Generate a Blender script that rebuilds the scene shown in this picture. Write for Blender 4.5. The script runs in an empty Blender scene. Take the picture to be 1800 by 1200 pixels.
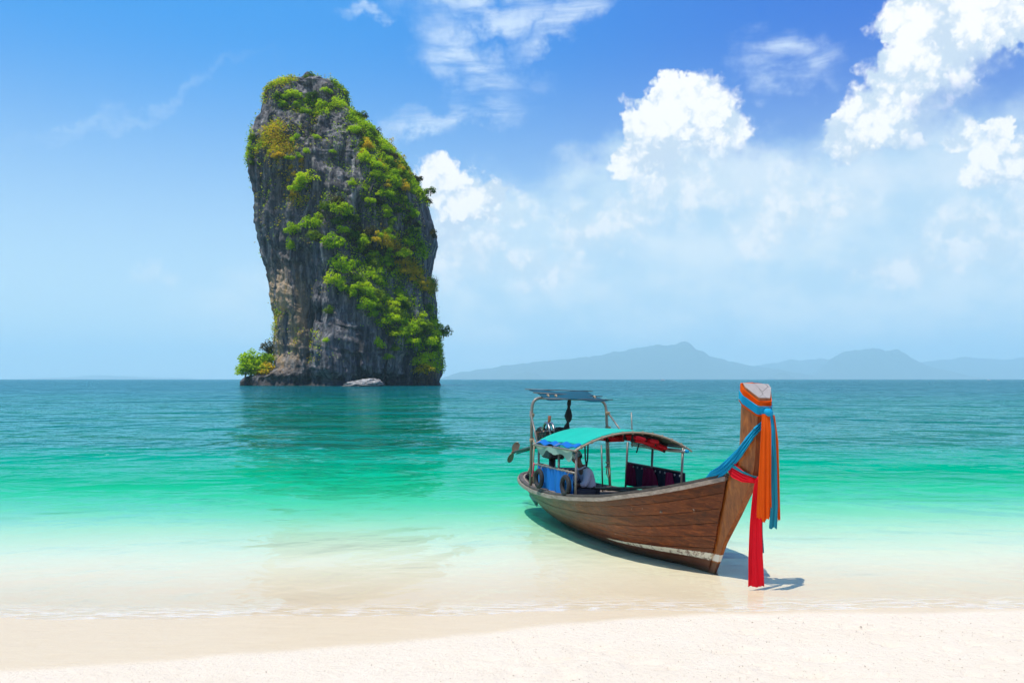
import bpy, math, random
import numpy as np
from mathutils import Vector, Matrix, Euler

R = math.radians
random.seed(4); rng = np.random.default_rng(4)
scene = bpy.context.scene
C = scene.collection

# ------------------------------------------------------------------ camera
cam_d = bpy.data.cameras.new('camera'); cam = bpy.data.objects.new('camera', cam_d); C.objects.link(cam)
cam.location = (0, 0, 2.7); cam.rotation_euler = (R(90), 0, 0)
cam_d.sensor_width = 36; cam_d.lens = 30.0; cam_d.shift_y = 0.0367
cam_d.clip_start = 0.1; cam_d.clip_end = 60000
scene.camera = cam

# ------------------------------------------------------------------ node helper
class NT:
    def __init__(s, tree): s.t = tree; tree.nodes.clear()
    def n(s, typ, **kw):
        nd = s.t.nodes.new(typ)
        for k, v in kw.items():
            if k == 'i':
                for kk, vv in v.items():
                    sock = nd.inputs[kk]
                    if isinstance(vv, bpy.types.NodeSocket): s.t.links.new(vv, sock)
                    else: sock.default_value = vv
            else: setattr(nd, k, v)
        return nd
    def m(s, op, a, b=0.0, c=0.0, clamp=False):
        nd = s.n('ShaderNodeMath', operation=op, use_clamp=clamp)
        for i, v in enumerate((a, b, c)):
            if isinstance(v, bpy.types.NodeSocket): s.t.links.new(v, nd.inputs[i])
            else: nd.inputs[i].default_value = v
        return nd.outputs[0]
    def add(s, a, b): return s.m('ADD', a, b)
    def sub(s, a, b): return s.m('SUBTRACT', a, b)
    def mul(s, a, b): return s.m('MULTIPLY', a, b)
    def mx(s, a, b): return s.m('MAXIMUM', a, b)
    def ss(s, v, lo, hi, a=0.0, b=1.0):
        nd = s.n('ShaderNodeMapRange', interpolation_type='SMOOTHSTEP', i={0: v, 1: lo, 2: hi, 3: a, 4: b}); return nd.outputs[0]
    def lin(s, v, lo, hi, a=0.0, b=1.0):
        nd = s.n('ShaderNodeMapRange', i={0: v, 1: lo, 2: hi, 3: a, 4: b}); return nd.outputs[0]
    def mix(s, f, a, b, blend='MIX'):
        nd = s.n('ShaderNodeMix', data_type='RGBA', blend_type=blend, i={0: f}); 
        for idx, v in ((6, a), (7, b)):
            if isinstance(v, bpy.types.NodeSocket): s.t.links.new(v, nd.inputs[idx])
            else: nd.inputs[idx].default_value = (*v, 1) if len(v) == 3 else v
        return nd.outputs[2]
    def vec(s, op, a, b):
        nd = s.n('ShaderNodeVectorMath', operation=op)
        for i, v in enumerate((a, b)):
            if isinstance(v, bpy.types.NodeSocket): s.t.links.new(v, nd.inputs[i])
            else: nd.inputs[i].default_value = v
        return nd.outputs[0]
    def noise(s, v, scale, detail=4, rough=.55, dist=0.0):
        nd = s.n('ShaderNodeTexNoise', i={'Vector': v, 'Scale': scale, 'Detail': detail, 'Roughness': rough, 'Distortion': dist}); return nd
    def map(s, v, scale=(1, 1, 1), loc=(0, 0, 0), rot=(0, 0, 0)):
        return s.n('ShaderNodeMapping', i={'Vector': v, 'Location': loc, 'Rotation': rot, 'Scale': scale}).outputs[0]
    def xyz(s, v): return s.n('ShaderNodeSeparateXYZ', i={0: v}).outputs
    def comb(s, x, y, z): return s.n('ShaderNodeCombineXYZ', i={0: x, 1: y, 2: z}).outputs[0]
    def ramp(s, f, stops):
        nd = s.n('ShaderNodeValToRGB', i={0: f}); el = nd.color_ramp.elements
        while len(el) < len(stops): el.new(0.5)
        for e, (p, c) in zip(el, stops): e.position = p; e.color = (*c, 1) if len(c) == 3 else c
        return nd.outputs[0]
    def bump(s, h, strength, dist, normal=None):
        nd = s.n('ShaderNodeBump', i={'Height': h, 'Strength': strength, 'Distance': dist})
        if normal is not None: s.t.links.new(normal, nd.inputs['Normal'])
        return nd.outputs[0]

# ------------------------------------------------------------------ world: sky and clouds
SUN = Vector((-0.58, -0.40, 2.6)).normalized()           # towards the sun
SUN_EL = math.asin(SUN.z); SUN_AZ = math.atan2(SUN.x, SUN.y)
world = bpy.data.worlds.new('World'); scene.world = world; world.use_nodes = True
def build_sky():
    N = NT(world.node_tree)
    sky = N.n('ShaderNodeTexSky', sky_type='NISHITA', sun_disc=False, sun_elevation=SUN_EL, sun_rotation=SUN_AZ,
              altitude=0, air_density=1.0, dust_density=0.6, ozone_density=2.5)
    d = N.n('ShaderNodeTexCoord').outputs['Generated']
    x, y, z = N.xyz(d)
    az = N.m('ARCTAN2', x, y); el = N.m('ARCSINE', z)
    P = N.comb(az, el, 0.0)
    base = N.mix(1.0, sky.outputs[0], (0.40, 0.95, 1.25), 'MULTIPLY')
    # humid coastal air: clear azure towards the sun's side, deeper blue away from it, pale at the horizon
    azure = N.mix(N.ss(az, -.35, .50), (.10, 2.15, 6.2), (.0, .78, 4.9))
    base = N.mix(N.ss(el, 0.03, 0.36, 0.20, 0.92), base, azure)
    base = N.mix(N.ss(el, -0.03, 0.40, 0.95, 0.0), base, (5.1, 6.35, 6.9))
    w1 = N.noise(d, 20, 4, .62).outputs['Color']; w2 = N.noise(d, 80, 3, .65).outputs['Color']
    warp = N.vec('MULTIPLY', N.vec('SUBTRACT', w1, (.5, .5, .5)), (.066, .066, 0))
    warp2 = N.vec('MULTIPLY', N.vec('SUBTRACT', w2, (.5, .5, .5)), (.012, .012, 0))
    PW = N.vec('ADD', N.vec('ADD', P, warp), warp2)
    def ang(px, py):
        a = math.atan((px-900)/1500); return a, math.atan((666-py)/1500*math.cos(a))
    def field(P, blobs, dx=0.0, dy=0.0):
        out = None
        for b in blobs:
            px, py, rx = b[:3]; ry = b[3] if len(b) > 3 else rx; rot = b[4] if len(b) > 4 else 0
            a, e = ang(px, py); sx = 1500/rx; sy = 1500/ry
            v = N.vec('SUBTRACT', P, (a+dx, e+dy, 0))
            if rot: v = N.n('ShaderNodeVectorRotate', rotation_type='Z_AXIS', i={'Vector': v, 'Angle': R(rot)}).outputs[0]
            v = N.vec('MULTIPLY', v, (sx, sy, 1))
            g = N.sub(1.0, N.n('ShaderNodeVectorMath', operation='LENGTH', i={0: v}).outputs['Value'])
            out = g if out is None else N.mx(out, g)
        return out
    hard = [(1500,240,62,50),(1550,205,76),(1600,155,88),(1655,110,90),(1705,75,72),(1755,40,56),(1612,40,72),(1665,50,80),(1640,-10,70),(1605,215,70),
            (1205,225,118,92),(1150,240,66),(1262,238,66),(1105,292,42,26),(1185,290,90,50),(1230,190,70),
            (765,325,50,54),(815,365,76,58),(868,345,40),(790,425,80,70),
            (1690,235,44),(1740,290,50),(1790,300,62),(1768,232,24,28)]
    soft = [(1110,370,90,60),(1030,410,100,62),(1385,365,120,76),(1345,410,80,60),(1460,360,90,50),(830,450,130,70),(900,375,70,40),
            (272,488,52,30),(1600,470,150,50),(940,470,150,56),(1730,410,140,80),(1200,330,150,80)]
    n_b = N.noise(d, 34, 5, .58).outputs[0]; n_l = N.noise(N.map(d, (1, 1, 1.7)), 10, 5, .52).outputs[0]
    dw = N.vec('ADD', d, N.vec('MULTIPLY', N.vec('SUBTRACT', w2, (.5, .5, .5)), (.022, .022, .022)))
    def vor(sc): return N.n('ShaderNodeTexVoronoi', feature='F1', i={'Vector': dw, 'Scale': sc}).outputs['Distance']
    hF = field(PW, hard)
    bulk = [(1540,225,95,75),(1640,115,115),(1725,65,90),(1205,238,128,95),(800,375,105,85),(1755,285,85)]
    hB = field(PW, bulk); hU = field(PW, bulk, dx=.008, dy=-.022)
    v38 = vor(38); bil = N.add(N.mul(N.sub(v38, .45), .62), N.mul(N.sub(vor(95), .45), .42))
    h = N.sub(N.add(hF, N.mul(N.sub(n_b, .5), .45)), N.mul(N.sub(v38, .45), .30))
    under = N.sub(hU, hB)
    wid = N.lin(n_l, .35, .65, .17, .50)
    base_of = N.ss(N.add(under, N.mul(N.sub(n_b, .5), .45)), .0, .42)
    base_of = N.mul(base_of, N.ss(el, .37, .29))
    hm = N.mul(N.m('MULTIPLY', N.ss(h, .05, N.add(wid, N.mul(base_of, .5))), 1.0), N.lin(base_of, 0, 1, 1.0, .35))
    # light from above: what has cloud over it is greyer
    shade = N.ss(N.add(N.add(N.mul(hU, .38), N.mul(under, 1.0)), N.add(N.mul(bil, 3.4), N.mul(N.sub(n_b, .5), 1.2))), -.25, .95)
    hcol = N.mix(shade, (7.9, 7.7, 7.5), (4.7, 5.5, 6.4))
    sF = field(PW, soft); s_ = N.sub(N.add(sF, N.mul(N.sub(n_b, .5), .7)), N.mul(bil, .35))
    sm = N.mul(N.ss(s_, .0, .80), N.ss(az, -.25, -.1, .35, .85))
    scol = N.mix(N.ss(N.sub(n_b, N.mul(bil, .45)), .36, .66), (5.0, 5.9, 6.6), (7.2, 7.2, 7.2))
    PV = N.vec('ADD', P, N.vec('MULTIPLY', warp, (1.6, 1.6, 0)))
    veilF = field(PV, [(1300,430,640,200),(1650,390,420,230),(900,470,340,170),(1250,540,1000,190),(1180,330,260,120)])
    vm = N.mul(N.ss(N.add(veilF, N.mul(N.sub(n_l, .5), .7)), 0, .55), .80)
    vcol = N.mix(N.ss(N.add(N.mul(n_l, .78), N.mul(n_b, .22)), .40, .64), (4.3, 5.7, 6.7), (6.3, 6.9, 7.1))
    # cirrus streaks
    cir = field(PV, [(800,205,200,34,-13),(830,110,160,64,30),(1000,25,160,44,-38),(860,20,210,44,5),(1385,115,110,58,15),(240,190,280,20,-26),(630,10,60,24,0)])
    st = N.noise(N.map(d, (3.2, 3.2, 17), rot=(0, R(-16), 0)), 2.8, 6, .60, .55).outputs[0]
    cm = N.mul(N.mul(N.ss(cir, 0, .9), N.ss(az, -.3, -.1, .30, 1.0)), N.ss(st, .27, .70, 0, .75))
    # the same kinds of cloud all round, outside the view
    gen = N.noise(N.map(d, (1, 1, 2.2)), 3.1, 5, .58).outputs[0]
    away = N.ss(N.m('ABSOLUTE', az), .60, .85)
    gm = N.mul(N.mul(N.ss(gen, .52, .66), N.ss(el, .0, .12)), N.mul(away, .85))
    col = N.mix(vm, base, vcol)
    col = N.mix(cm, col, (6.3, 7.1, 7.7))
    col = N.mix(gm, col, (7.0, 7.3, 7.6))
    col = N.mix(sm, col, scol)
    col = N.mix(hm, col, hcol)
    bg = N.n('ShaderNodeBackground', i={'Color': col, 'Strength': 0.10})
    N.n('ShaderNodeOutputWorld', i={0: bg.outputs[0]})
build_sky()
world.cycles.sampling_method = 'NONE'

sun_d = bpy.data.lights.new('sun', 'SUN'); sun = bpy.data.objects.new('sun', sun_d); C.objects.link(sun)
sun_d.energy = 3.5; sun_d.angle = R(0.53); sun_d.color = (1.0, 0.955, 0.88)
sun.rotation_euler = (-SUN).to_track_quat('-Z', 'Y').to_euler()
vs = scene.view_settings
vs.view_transform = 'Standard'; vs.look = 'None'; vs.exposure = 0.52; vs.gamma = 1.0; vs.use_curve_mapping = False
cy = scene.cycles
cy.max_bounces = 8; cy.diffuse_bounces = 3; cy.glossy_bounces = 3; cy.transparent_max_bounces = 16; cy.transmission_bounces = 4
cy.volume_bounces = 3; cy.caustics_reflective = False; cy.caustics_refractive = False
cy.use_denoising = True; cy.use_adaptive_sampling = True; cy.adaptive_threshold = .015; cy.adaptive_min_samples = 24; cy.sample_clamp_indirect = 3.0; cy.sample_clamp_direct = 3.0

# ------------------------------------------------------------------ materials
MATS = {}
def mat(name, fn):
    if name in MATS: return MATS[name]
    m = bpy.data.materials.new(name); m.use_nodes = True
    fn(NT(m.node_tree)); MATS[name] = m; return m
def out(N, sh): N.n('ShaderNodeOutputMaterial', i={0: sh})
def obj_co(N): return N.n('ShaderNodeTexCoord').outputs['Object']
def principled(N, col, rough, normal=None, **kw):
    i = {'Base Color': col if isinstance(col, bpy.types.NodeSocket) else (*col, 1), 'Roughness': rough}
    i.update(kw)
    if normal is not None: i['Normal'] = normal
    return N.n('ShaderNodeBsdfPrincipled', i=i).outputs[0]
def simple(name, col, rough=.6, var=.25, scale=9, bumpd=.002, metallic=0.0, dirt=None, dirtamt=.4, rnd=.0):
    def f(N):
        co = obj_co(N); n = N.noise(co, scale, 6, .6).outputs[0]; n2 = N.noise(co, scale*5, 4, .6).outputs[0]
        dk = tuple(c*(1-var) for c in col); lt = tuple(min(1, c*(1+var)) for c in col)
        c = N.mix(n, dk, lt)
        if dirt: c = N.mix(N.ss(N.noise(co, scale*.6, 7, .7).outputs[0], .52, .72, 0, dirtamt), c, dirt)
        if rnd:
            r = N.n('ShaderNodeObjectInfo').outputs['Random']
            c = N.mix(1.0, c, N.ramp(r, [(0, (1-rnd,)*3), (1, (1+rnd,)*3)]), 'MULTIPLY')
        out(N, principled(N, c, N.lin(n2, .3, .7, max(.05, rough-.12), min(1, rough+.12)), N.bump(n2, .5, bumpd), Metallic=metallic))
    return mat(name, f)

SHX = [-60, -12, -5.8, -2, .66, 4, 9, 60]; SHY = [9.2, 9.3, 9.62, 9.70, 9.92, 10.02, 10.15, 11.0]        # water's edge
DRX = [-60, -12, -4.73, -2.3, -.43, 1.0, 1.98, 6.1, 20, 60]; DRY = [6.0, 6.4, 7.75, 8.35, 9.02, 9.55, 9.86, 10.02, 10.2, 10.5]   # edge of the dry sand

def m_sand(N):
    co = N.n('ShaderNodeTexCoord').outputs['Object']
    wet = N.n('ShaderNodeAttribute', attribute_name='wet').outputs['Fac']
    n1 = N.noise(co, 1.3, 6, .6).outputs[0]; n2 = N.noise(co, 160, 3, .7).outputs[0]; n3 = N.noise(co, 14, 6, .65).outputs[0]
    wv = N.noise(N.map(co, (1.1, 7, 1), rot=(0, 0, R(14))), 2.2, 5, .6, .6).outputs[0]
    dry = N.mix(n1, (.68, .57, .42), (.74, .635, .495))
    dry = N.mix(N.ss(n2, .62, .8, 0, .35), dry, (.38, .29, .20))
    dry = N.mix(N.mul(N.ss(n3, .56, .74), .32), dry, (.48, .36, .25))
    wetc = N.mix(wv, (.60, .465, .29), (.67, .54, .36))
    c = N.mix(wet, dry, wetc)
    sub_ = N.n('ShaderNodeAttribute', attribute_name='submerged').outputs['Fac']
    c = N.mix(sub_, c, N.mix(wv, (.78, .655, .47), (.86, .745, .56)))
    h = N.add(N.mul(n3, N.lin(wet, 0, 1, 1, .10)), N.add(N.mul(n2, N.lin(wet, 0, 1, .12, .02)), N.mul(wv, N.add(N.mul(wet, .25), N.mul(N.n('ShaderNodeAttribute', attribute_name='submerged').outputs['Fac'], .9)))))
    out(N, principled(N, c, N.lin(wet, 0, 1, .95, .42), N.bump(h, .8, .035), **{'Specular IOR Level': .3}))
M_SAND = mat('white sand', m_sand)

def m_sea(N):
    co = N.n('ShaderNodeTexCoord').outputs['Object']; x, y, z = N.xyz(co)
    dep = N.n('ShaderNodeAttribute', attribute_name='depth').outputs['Fac']
    patch = N.noise(N.map(co, (.35, 1, 1)), .10, 4, .55).outputs[0]
    dp = N.mul(dep, N.lin(patch, .3, .7, .78, 1.22))
    def T(k): return N.m('POWER', 2.71828, N.mul(dp, -k))
    tr = N.n('ShaderNodeCombineColor', i={0: T(3.6), 1: T(.17), 2: T(.80)}).outputs[0]
    # waves: long crests parallel to the shore, smaller ripples over them
    a = N.sub(N.noise(N.map(co, (1.0, 1, 1), rot=(0, 0, R(6))), 2.6, 2, .5, .4).outputs[0], .5)
    b = N.sub(N.noise(N.map(co, (.9, 1, 1), rot=(0, 0, R(-8))), .70, 3, .5, .4).outputs[0], .5)
    c = N.sub(N.noise(N.map(co, (.9, 1, 1), rot=(0, 0, R(14))), .15, 3, .5, .3).outputs[0], .5)
    e = N.sub(N.noise(N.map(co, (.8, 1, 1), rot=(0, 0, R(-5))), .035, 3, .5, .3).outputs[0], .5)
    calm = N.ss(dep, .0006, .35, .22, 1.0)
    h = N.add(N.add(N.mul(a, .11), N.mul(e, 13.0)), N.add(N.mul(b, .62), N.mul(c, 4.2)))
    nrm = N.bump(N.mul(h, calm), 1.0, .62)
    deep = N.mix(N.ss(dp, .3, 2.6), (.0003, .52, .30), (.0003, .155, .085))
    deep = N.mix(N.ss(dp, 4.0, 11.0), deep, (.0003, .085, .100))
    fac = N.sub(1.0, T(.95))
    body = N.n('ShaderNodeMixShader', i={0: fac, 1: N.n('ShaderNodeBsdfTransparent', i={0: tr}).outputs[0], 2: N.n('ShaderNodeBsdfDiffuse', i={0: deep, 'Normal': nrm}).outputs[0]}).outputs[0]
    fr = N.n('ShaderNodeFresnel', i={'IOR': 1.333, 'Normal': nrm}).outputs[0]
    fr = N.m('MINIMUM', N.mul(fr, N.ss(dep, .02, 3.0, .42, 1.0)), .70)
    gl = N.n('ShaderNodeBsdfGlossy', i={'Color': (.62, .95, 1, 1), 'Roughness': .05, 'Normal': nrm}).outputs[0]
    sh = N.n('ShaderNodeMixShader', i={0: fr, 1: body, 2: gl}).outputs[0]
    # thin lace of foam where the swash ends
    fn = N.noise(N.map(co, (.7, 2.4, 1)), 5.0, 6, .7, .6).outputs[0]
    fm = N.mul(N.ss(N.add(dep, N.mul(N.sub(fn, .5), .003)), .0002, .0011, 1, 0), N.ss(fn, .44, .64, 0, .40))
    sh = N.n('ShaderNodeMixShader', i={0: fm, 1: sh, 2: N.n('ShaderNodeBsdfDiffuse', i={0: (.9, .9, .88, 1)}).outputs[0]}).outputs[0]
    out(N, sh)
M_SEA = mat('clear turquoise water', m_sea)

# ------------------------------------------------------------------ mesh helpers
def link(name, me, parent=None, material=None, smooth=True):
    o = bpy.data.objects.new(name, me); C.objects.link(o)
    if material is not None and not me.materials: me.materials.append(material)
    if smooth: me.polygons.foreach_set('use_smooth', [True]*len(me.polygons))
    if parent is not None: o.parent = parent
    return o
class MB:
    def __init__(s): s.v = []; s.f = []
    def addv(s, vs_, fs_):
        k = len(s.v); s.v += [tuple(map(float, p)) for p in vs_]; s.f += [tuple(i+k for i in f) for f in fs_]; return s
    def box(s, c, size, rot=None, bev=0.0):
        hx, hy, hz = (q/2 for q in size)
        if bev <= 0:
            vs_ = [Vector((sx*hx, sy*hy, sz*hz)) for sx in (-1,1) for sy in (-1,1) for sz in (-1,1)]
            fs_ = [(0,1,3,2),(4,6,7,5),(0,4,5,1),(2,3,7,6),(0,2,6,4),(1,5,7,3)]
        else:
            bev = min(bev, hx*.9, hy*.9, hz*.9)
            vs_ = []; idx = {}
            for sx in (-1,1):
                for sy in (-1,1):
                    for sz in (-1,1):
                        for ax in range(3):
                            h_ = [hx-bev, hy-bev, hz-bev]; h_[ax] += bev
                            idx[(sx,sy,sz,ax)] = len(vs_); vs_.append(Vector((sx*h_[0], sy*h_[1], sz*h_[2])))
            fs_ = []
            for ax in range(3):
                o1, o2 = (ax+1)%3, (ax+2)%3
                for sg in (-1,1):
                    q = []
                    for (p1,p2) in ((-1,-1),(1,-1),(1,1),(-1,1)):
                        k = [0,0,0]; k[ax]=sg; k[o1]=p1; k[o2]=p2; q.append(idx[(*k,ax)])
                    fs_.append(q if sg>0 else q[::-1])
                for p1 in (-1,1):          # edges parallel to ax
                    for p2 in (-1,1):
                        q = []
                        for sg, a_ in ((-1,o1),(1,o1),(1,o2),(-1,o2)):
                            k=[0,0,0]; k[ax]=sg; k[o1]=p1; k[o2]=p2; q.append(idx[(*k,a_)])
                        fs_.append(q if p1*p2<0 else q[::-1])
            for sx in (-1,1):
                for sy in (-1,1):
                    for sz in (-1,1):
                        q=[idx[(sx,sy,sz,a_)] for a_ in range(3)]
                        fs_.append(q if sx*sy*sz>0 else q[::-1])
        M = (rot.to_matrix() if isinstance(rot, Euler) else rot) if rot is not None else None
        c = Vector(c)
        return s.addv([(M @ p if M else p)+c for p in vs_], fs_)
    def tube(s, path, r, n=8, caps=True):
        path = [Vector(p) for p in path]; rs = r if isinstance(r, (list, tuple)) else [r]*len(path)
        rings = []; prev = None
        for i, p in enumerate(path):
            t = (path[min(i+1, len(path)-1)]-path[max(i-1, 0)]).normalized()
            if prev is None: a = t.orthogonal().normalized()
            else: a = (prev - t*prev.dot(t)); a = a.normalized() if a.length > 1e-6 else t.orthogonal().normalized()
            prev = a; b = t.cross(a)
            rings.append([p+(a*math.cos(2*math.pi*k/n)+b*math.sin(2*math.pi*k/n))*rs[i] for k in range(n)])
        return s.loft(rings, caps)
    def loft(s, rings, caps=True, closed=True):
        n = len(rings[0]); vs_ = [p for r_ in rings for p in r_]; fs_ = []
        for i in range(len(rings)-1):
            for k in range(n if closed else n-1):
                fs_.append((i*n+k, i*n+(k+1)%n, (i+1)*n+(k+1)%n, (i+1)*n+k))
        if caps and closed:
            fs_.append(tuple(range(n))[::-1]); fs_.append(tuple((len(rings)-1)*n+k for k in range(n)))
        return s.addv(vs_, fs_)
    def sheet(s, grid, th):
        """grid[i][j] of points -> closed sheet of thickness th"""
        g = np.array([[tuple(p) for p in row] for row in grid], float); a, b = g.shape[:2]
        du = np.gradient(g, axis=0); dv = np.gradient(g, axis=1); nn = np.cross(du, dv)
        nn /= np.maximum(np.linalg.norm(nn, axis=2, keepdims=True), 1e-9)
        top = (g+nn*th/2).reshape(-1, 3); bot = (g-nn*th/2).reshape(-1, 3); k = a*b
        fs_ = []
        for i in range(a-1):
            for j in range(b-1):
                q = (i*b+j, (i+1)*b+j, (i+1)*b+j+1, i*b+j+1); fs_.append(q); fs_.append(tuple(v+k for v in q[::-1]))
        rim = [(0, j) for j in range(b)]+[(i, b-1) for i in range(1, a)]+[(a-1, j) for j in range(b-2, -1, -1)]+[(i, 0) for i in range(a-2, 0, -1)]
        for q in range(len(rim)):
            i0 = rim[q][0]*b+rim[q][1]; i1 = rim[(q+1)%len(rim)][0]*b+rim[(q+1)%len(rim)][1]
            fs_.append((i0, i1, i1+k, i0+k))
        return s.addv(np.vstack([top, bot]), fs_)
    def lathe(s, prof, c=(0,0,0), n=16, M=None):
        rings = [[(r_*math.cos(2*math.pi*k/n), r_*math.sin(2*math.pi*k/n), z_) for k in range(n)] for r_, z_ in prof]
        rings = [[(M @ Vector(p) if M else Vector(p))+Vector(c) for p in r_] for r_ in rings]
        return s.loft(rings)
    def torus(s, c, R_, r_, M=None, n=28, m=10, sq=1.0):
        rings = []
        for i in range(n):
            a = 2*math.pi*i/n
            rings.append([Vector(((R_+r_*math.cos(2*math.pi*j/m))*math.cos(a), (R_+r_*math.cos(2*math.pi*j/m))*math.sin(a), r_*sq*math.sin(2*math.pi*j/m))) for j in range(m)])
        vs_ = [(M @ p if M else p)+Vector(c) for r2 in rings for p in r2]
        return s.addv(vs_, [(i*m+j, ((i+1)%n)*m+j, ((i+1)%n)*m+(j+1)%m, i*m+(j+1)%m) for i in range(n) for j in range(m)])
    def build(s, name, material, parent=None, base=(0,0,0), smooth=False, auto=None):
        me = bpy.data.meshes.new(name); b = Vector(base)
        me.from_pydata([(p[0]-b.x, p[1]-b.y, p[2]-b.z) for p in s.v], [], s.f); me.update()
        o = link(name, me, parent, material, smooth)
        if auto: me.set_sharp_from_angle(angle=R(auto))
        return o
def grid_mesh(name, xs, ys, Z, material):
    nx, ny = len(xs), len(ys); X, Y = np.meshgrid(xs, ys)
    V = np.stack([X, Y, Z], -1).reshape(-1, 3)
    i = np.arange(nx*ny).reshape(ny, nx)
    F = np.stack([i[:-1,:-1], i[:-1,1:], i[1:,1:], i[1:,:-1]], -1).reshape(-1, 4)
    return np_mesh(name, V, F, material)
def np_mesh(name, V, F, material, smooth=True):
    me = bpy.data.meshes.new(name); k = F.shape[1]
    me.vertices.add(len(V)); me.vertices.foreach_set('co', np.ascontiguousarray(V, np.float32).ravel())
    me.loops.add(F.size); me.loops.foreach_set('vertex_index', F.astype(np.int32).ravel())
    me.polygons.add(len(F)); me.polygons.foreach_set('loop_start', np.arange(0, F.size, k, dtype=np.int32))
    me.polygons.foreach_set('use_smooth', np.full(len(F), smooth))
    me.update(calc_edges=True)
    if material: me.materials.append(material)
    return me
def attr(me, name, vals):
    a = me.attributes.new(name, 'FLOAT', 'POINT'); a.data.foreach_set('value', np.asarray(vals, np.float32).ravel())
def tag(o, label, cat=None, group=None, kind=None):
    if label: o['label'] = label
    if cat: o['category'] = cat
    if group: o['group'] = group
    if kind: o['kind'] = kind
    return o
# value noise on arrays
def vnoise(x, y, z, seed=0):
    xi, yi, zi = np.floor(x).astype(np.int64), np.floor(y).astype(np.int64), np.floor(z).astype(np.int64)
    fx, fy, fz = x-xi, y-yi, z-zi
    fx, fy, fz = (t*t*t*(t*(t*6-15)+10) for t in (fx, fy, fz))
    def hsh(a, b, c):
        h = (a*374761393 + b*668265263 + c*2147483647 + seed*974711) & 0xffffffff
        h = ((h ^ (h >> 13))*1274126177) & 0xffffffff; h = ((h ^ (h >> 16))*2246822519) & 0xffffffff
        return ((h ^ (h >> 15)) & 0xffff)/65535.0*2-1
    r = 0
    for dx in (0,1):
        for dy in (0,1):
            for dz in (0,1):
                r = r + hsh(xi+dx, yi+dy, zi+dz)*(fx if dx else 1-fx)*(fy if dy else 1-fy)*(fz if dz else 1-fz)
    return r
def fbm(x, y, z, oct_=4, seed=0, gain=.5):
    a = 1.0; r = 0; t = 0
    for k in range(oct_):
        r = r+a*vnoise(x*2**k, y*2**k, z*2**k, seed+k*17); t += a; a *= gain
    return r/t
def ridge(x, y, z, oct_=3, seed=0):
    a = 1.0; r = 0; t = 0
    for k in range(oct_):
        r = r+a*(1-2*np.abs(vnoise(x*2**k, y*2**k, z*2**k, seed+k*31))); t += a; a *= .5
    return r/t
def sstep(x, a, b):
    t = np.clip((x-a)/(b-a), 0, 1); return t*t*(3-2*t)

# ------------------------------------------------------------------ beach, seabed and sea
def shore(x): return np.interp(x, SHX, SHY)+.05*np.sin(x*1.7)+.03*np.sin(x*4.1+1)
def dryline(x): return np.interp(x, DRX, DRY)+.035*np.sin(x*2.3+.5)+.02*np.sin(x*6.1)
def depth(x, y):
    s = np.maximum(y-shore(x), 0)
    return np.minimum(.022*s, 1.2)
def optical(x, y):
    s = np.maximum(y-shore(x), 0)
    return np.minimum(.0006*s+.0694*(s/5.5)**2.3, 5.5)+np.minimum(np.maximum(s-33, 0)*.03, 6.5)
def axis(parts):
    return np.unique(np.round(np.concatenate([np.arange(a, b, st) for a, b, st in parts]), 4))
xs = np.concatenate([-np.geomspace(9, 24000, 36)[::-1], np.arange(-8.9, 8.95, .035), np.geomspace(9, 24000, 36)])
ys = np.concatenate([[-1500,-300,-60,-20,-8,0,3,5,6], np.arange(6.5, 10.4, .03), np.arange(10.4, 40, .35), np.geomspace(40, 30000, 60)])
X, Y = np.meshgrid(xs, ys)
up = np.maximum(shore(X)-Y, 0); dl = dryline(X)-Y
Z = -depth(X, Y)+np.minimum(.035*up, .9)+.010*sstep(dl, 0, .22)
dryness = sstep(dl+.06*fbm(X*2, Y*2, X*0, 3, 5), -.06, .24)
near = np.exp(-(np.maximum(np.abs(X)-8.5, 0)))
rough = fbm(X*3.2, Y*4.5, X*0, 5, 8, .6)
pits = np.minimum(0, fbm(X*2.4, Y*4.0, X*0, 4, 21, .6)+.10)
foot = sstep(dl, .35, 1.2)*sstep(X, -2.5, 1.5)
Z = Z + near*dryness*(.007*rough + .085*pits*(.25+.75*foot)) + .004*fbm(X*.8, Y*3, X*0, 3, 3)*near*(1-dryness)
me = grid_mesh('beach', xs, ys, Z, M_SAND)
attr(me, 'wet', 1-dryness); attr(me, 'submerged', sstep(depth(X, Y), .004, .09))
beach = link('beach', me); tag(beach, 'white sand beach sloping under the clear shallow water', 'beach', kind='structure')

sx_ = np.concatenate([-np.geomspace(14, 24000, 40)[::-1], np.arange(-13, 13.1, .12), np.geomspace(14, 24000, 40)])
sy_ = np.concatenate([np.arange(9.0, 11, .03), np.arange(11, 45, .3), np.geomspace(46, 30000, 70)])
X, Y = np.meshgrid(sx_, sy_)
dd = depth(X, Y)
Zs = .012*fbm(X*.5, Y*1.5, X*0, 3, 33)*np.minimum(dd/.25, 1)
Zs = np.where(Y < shore(X), -np.minimum((shore(X)-Y)*.05, .05), Zs+.003)
me = grid_mesh('sea', sx_, sy_, Zs, M_SEA); attr(me, 'depth', optical(X, Y))
sea = link('sea', me); tag(sea, 'turquoise sea turning from pale green shallows to deep blue', 'sea', kind='structure')

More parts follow.
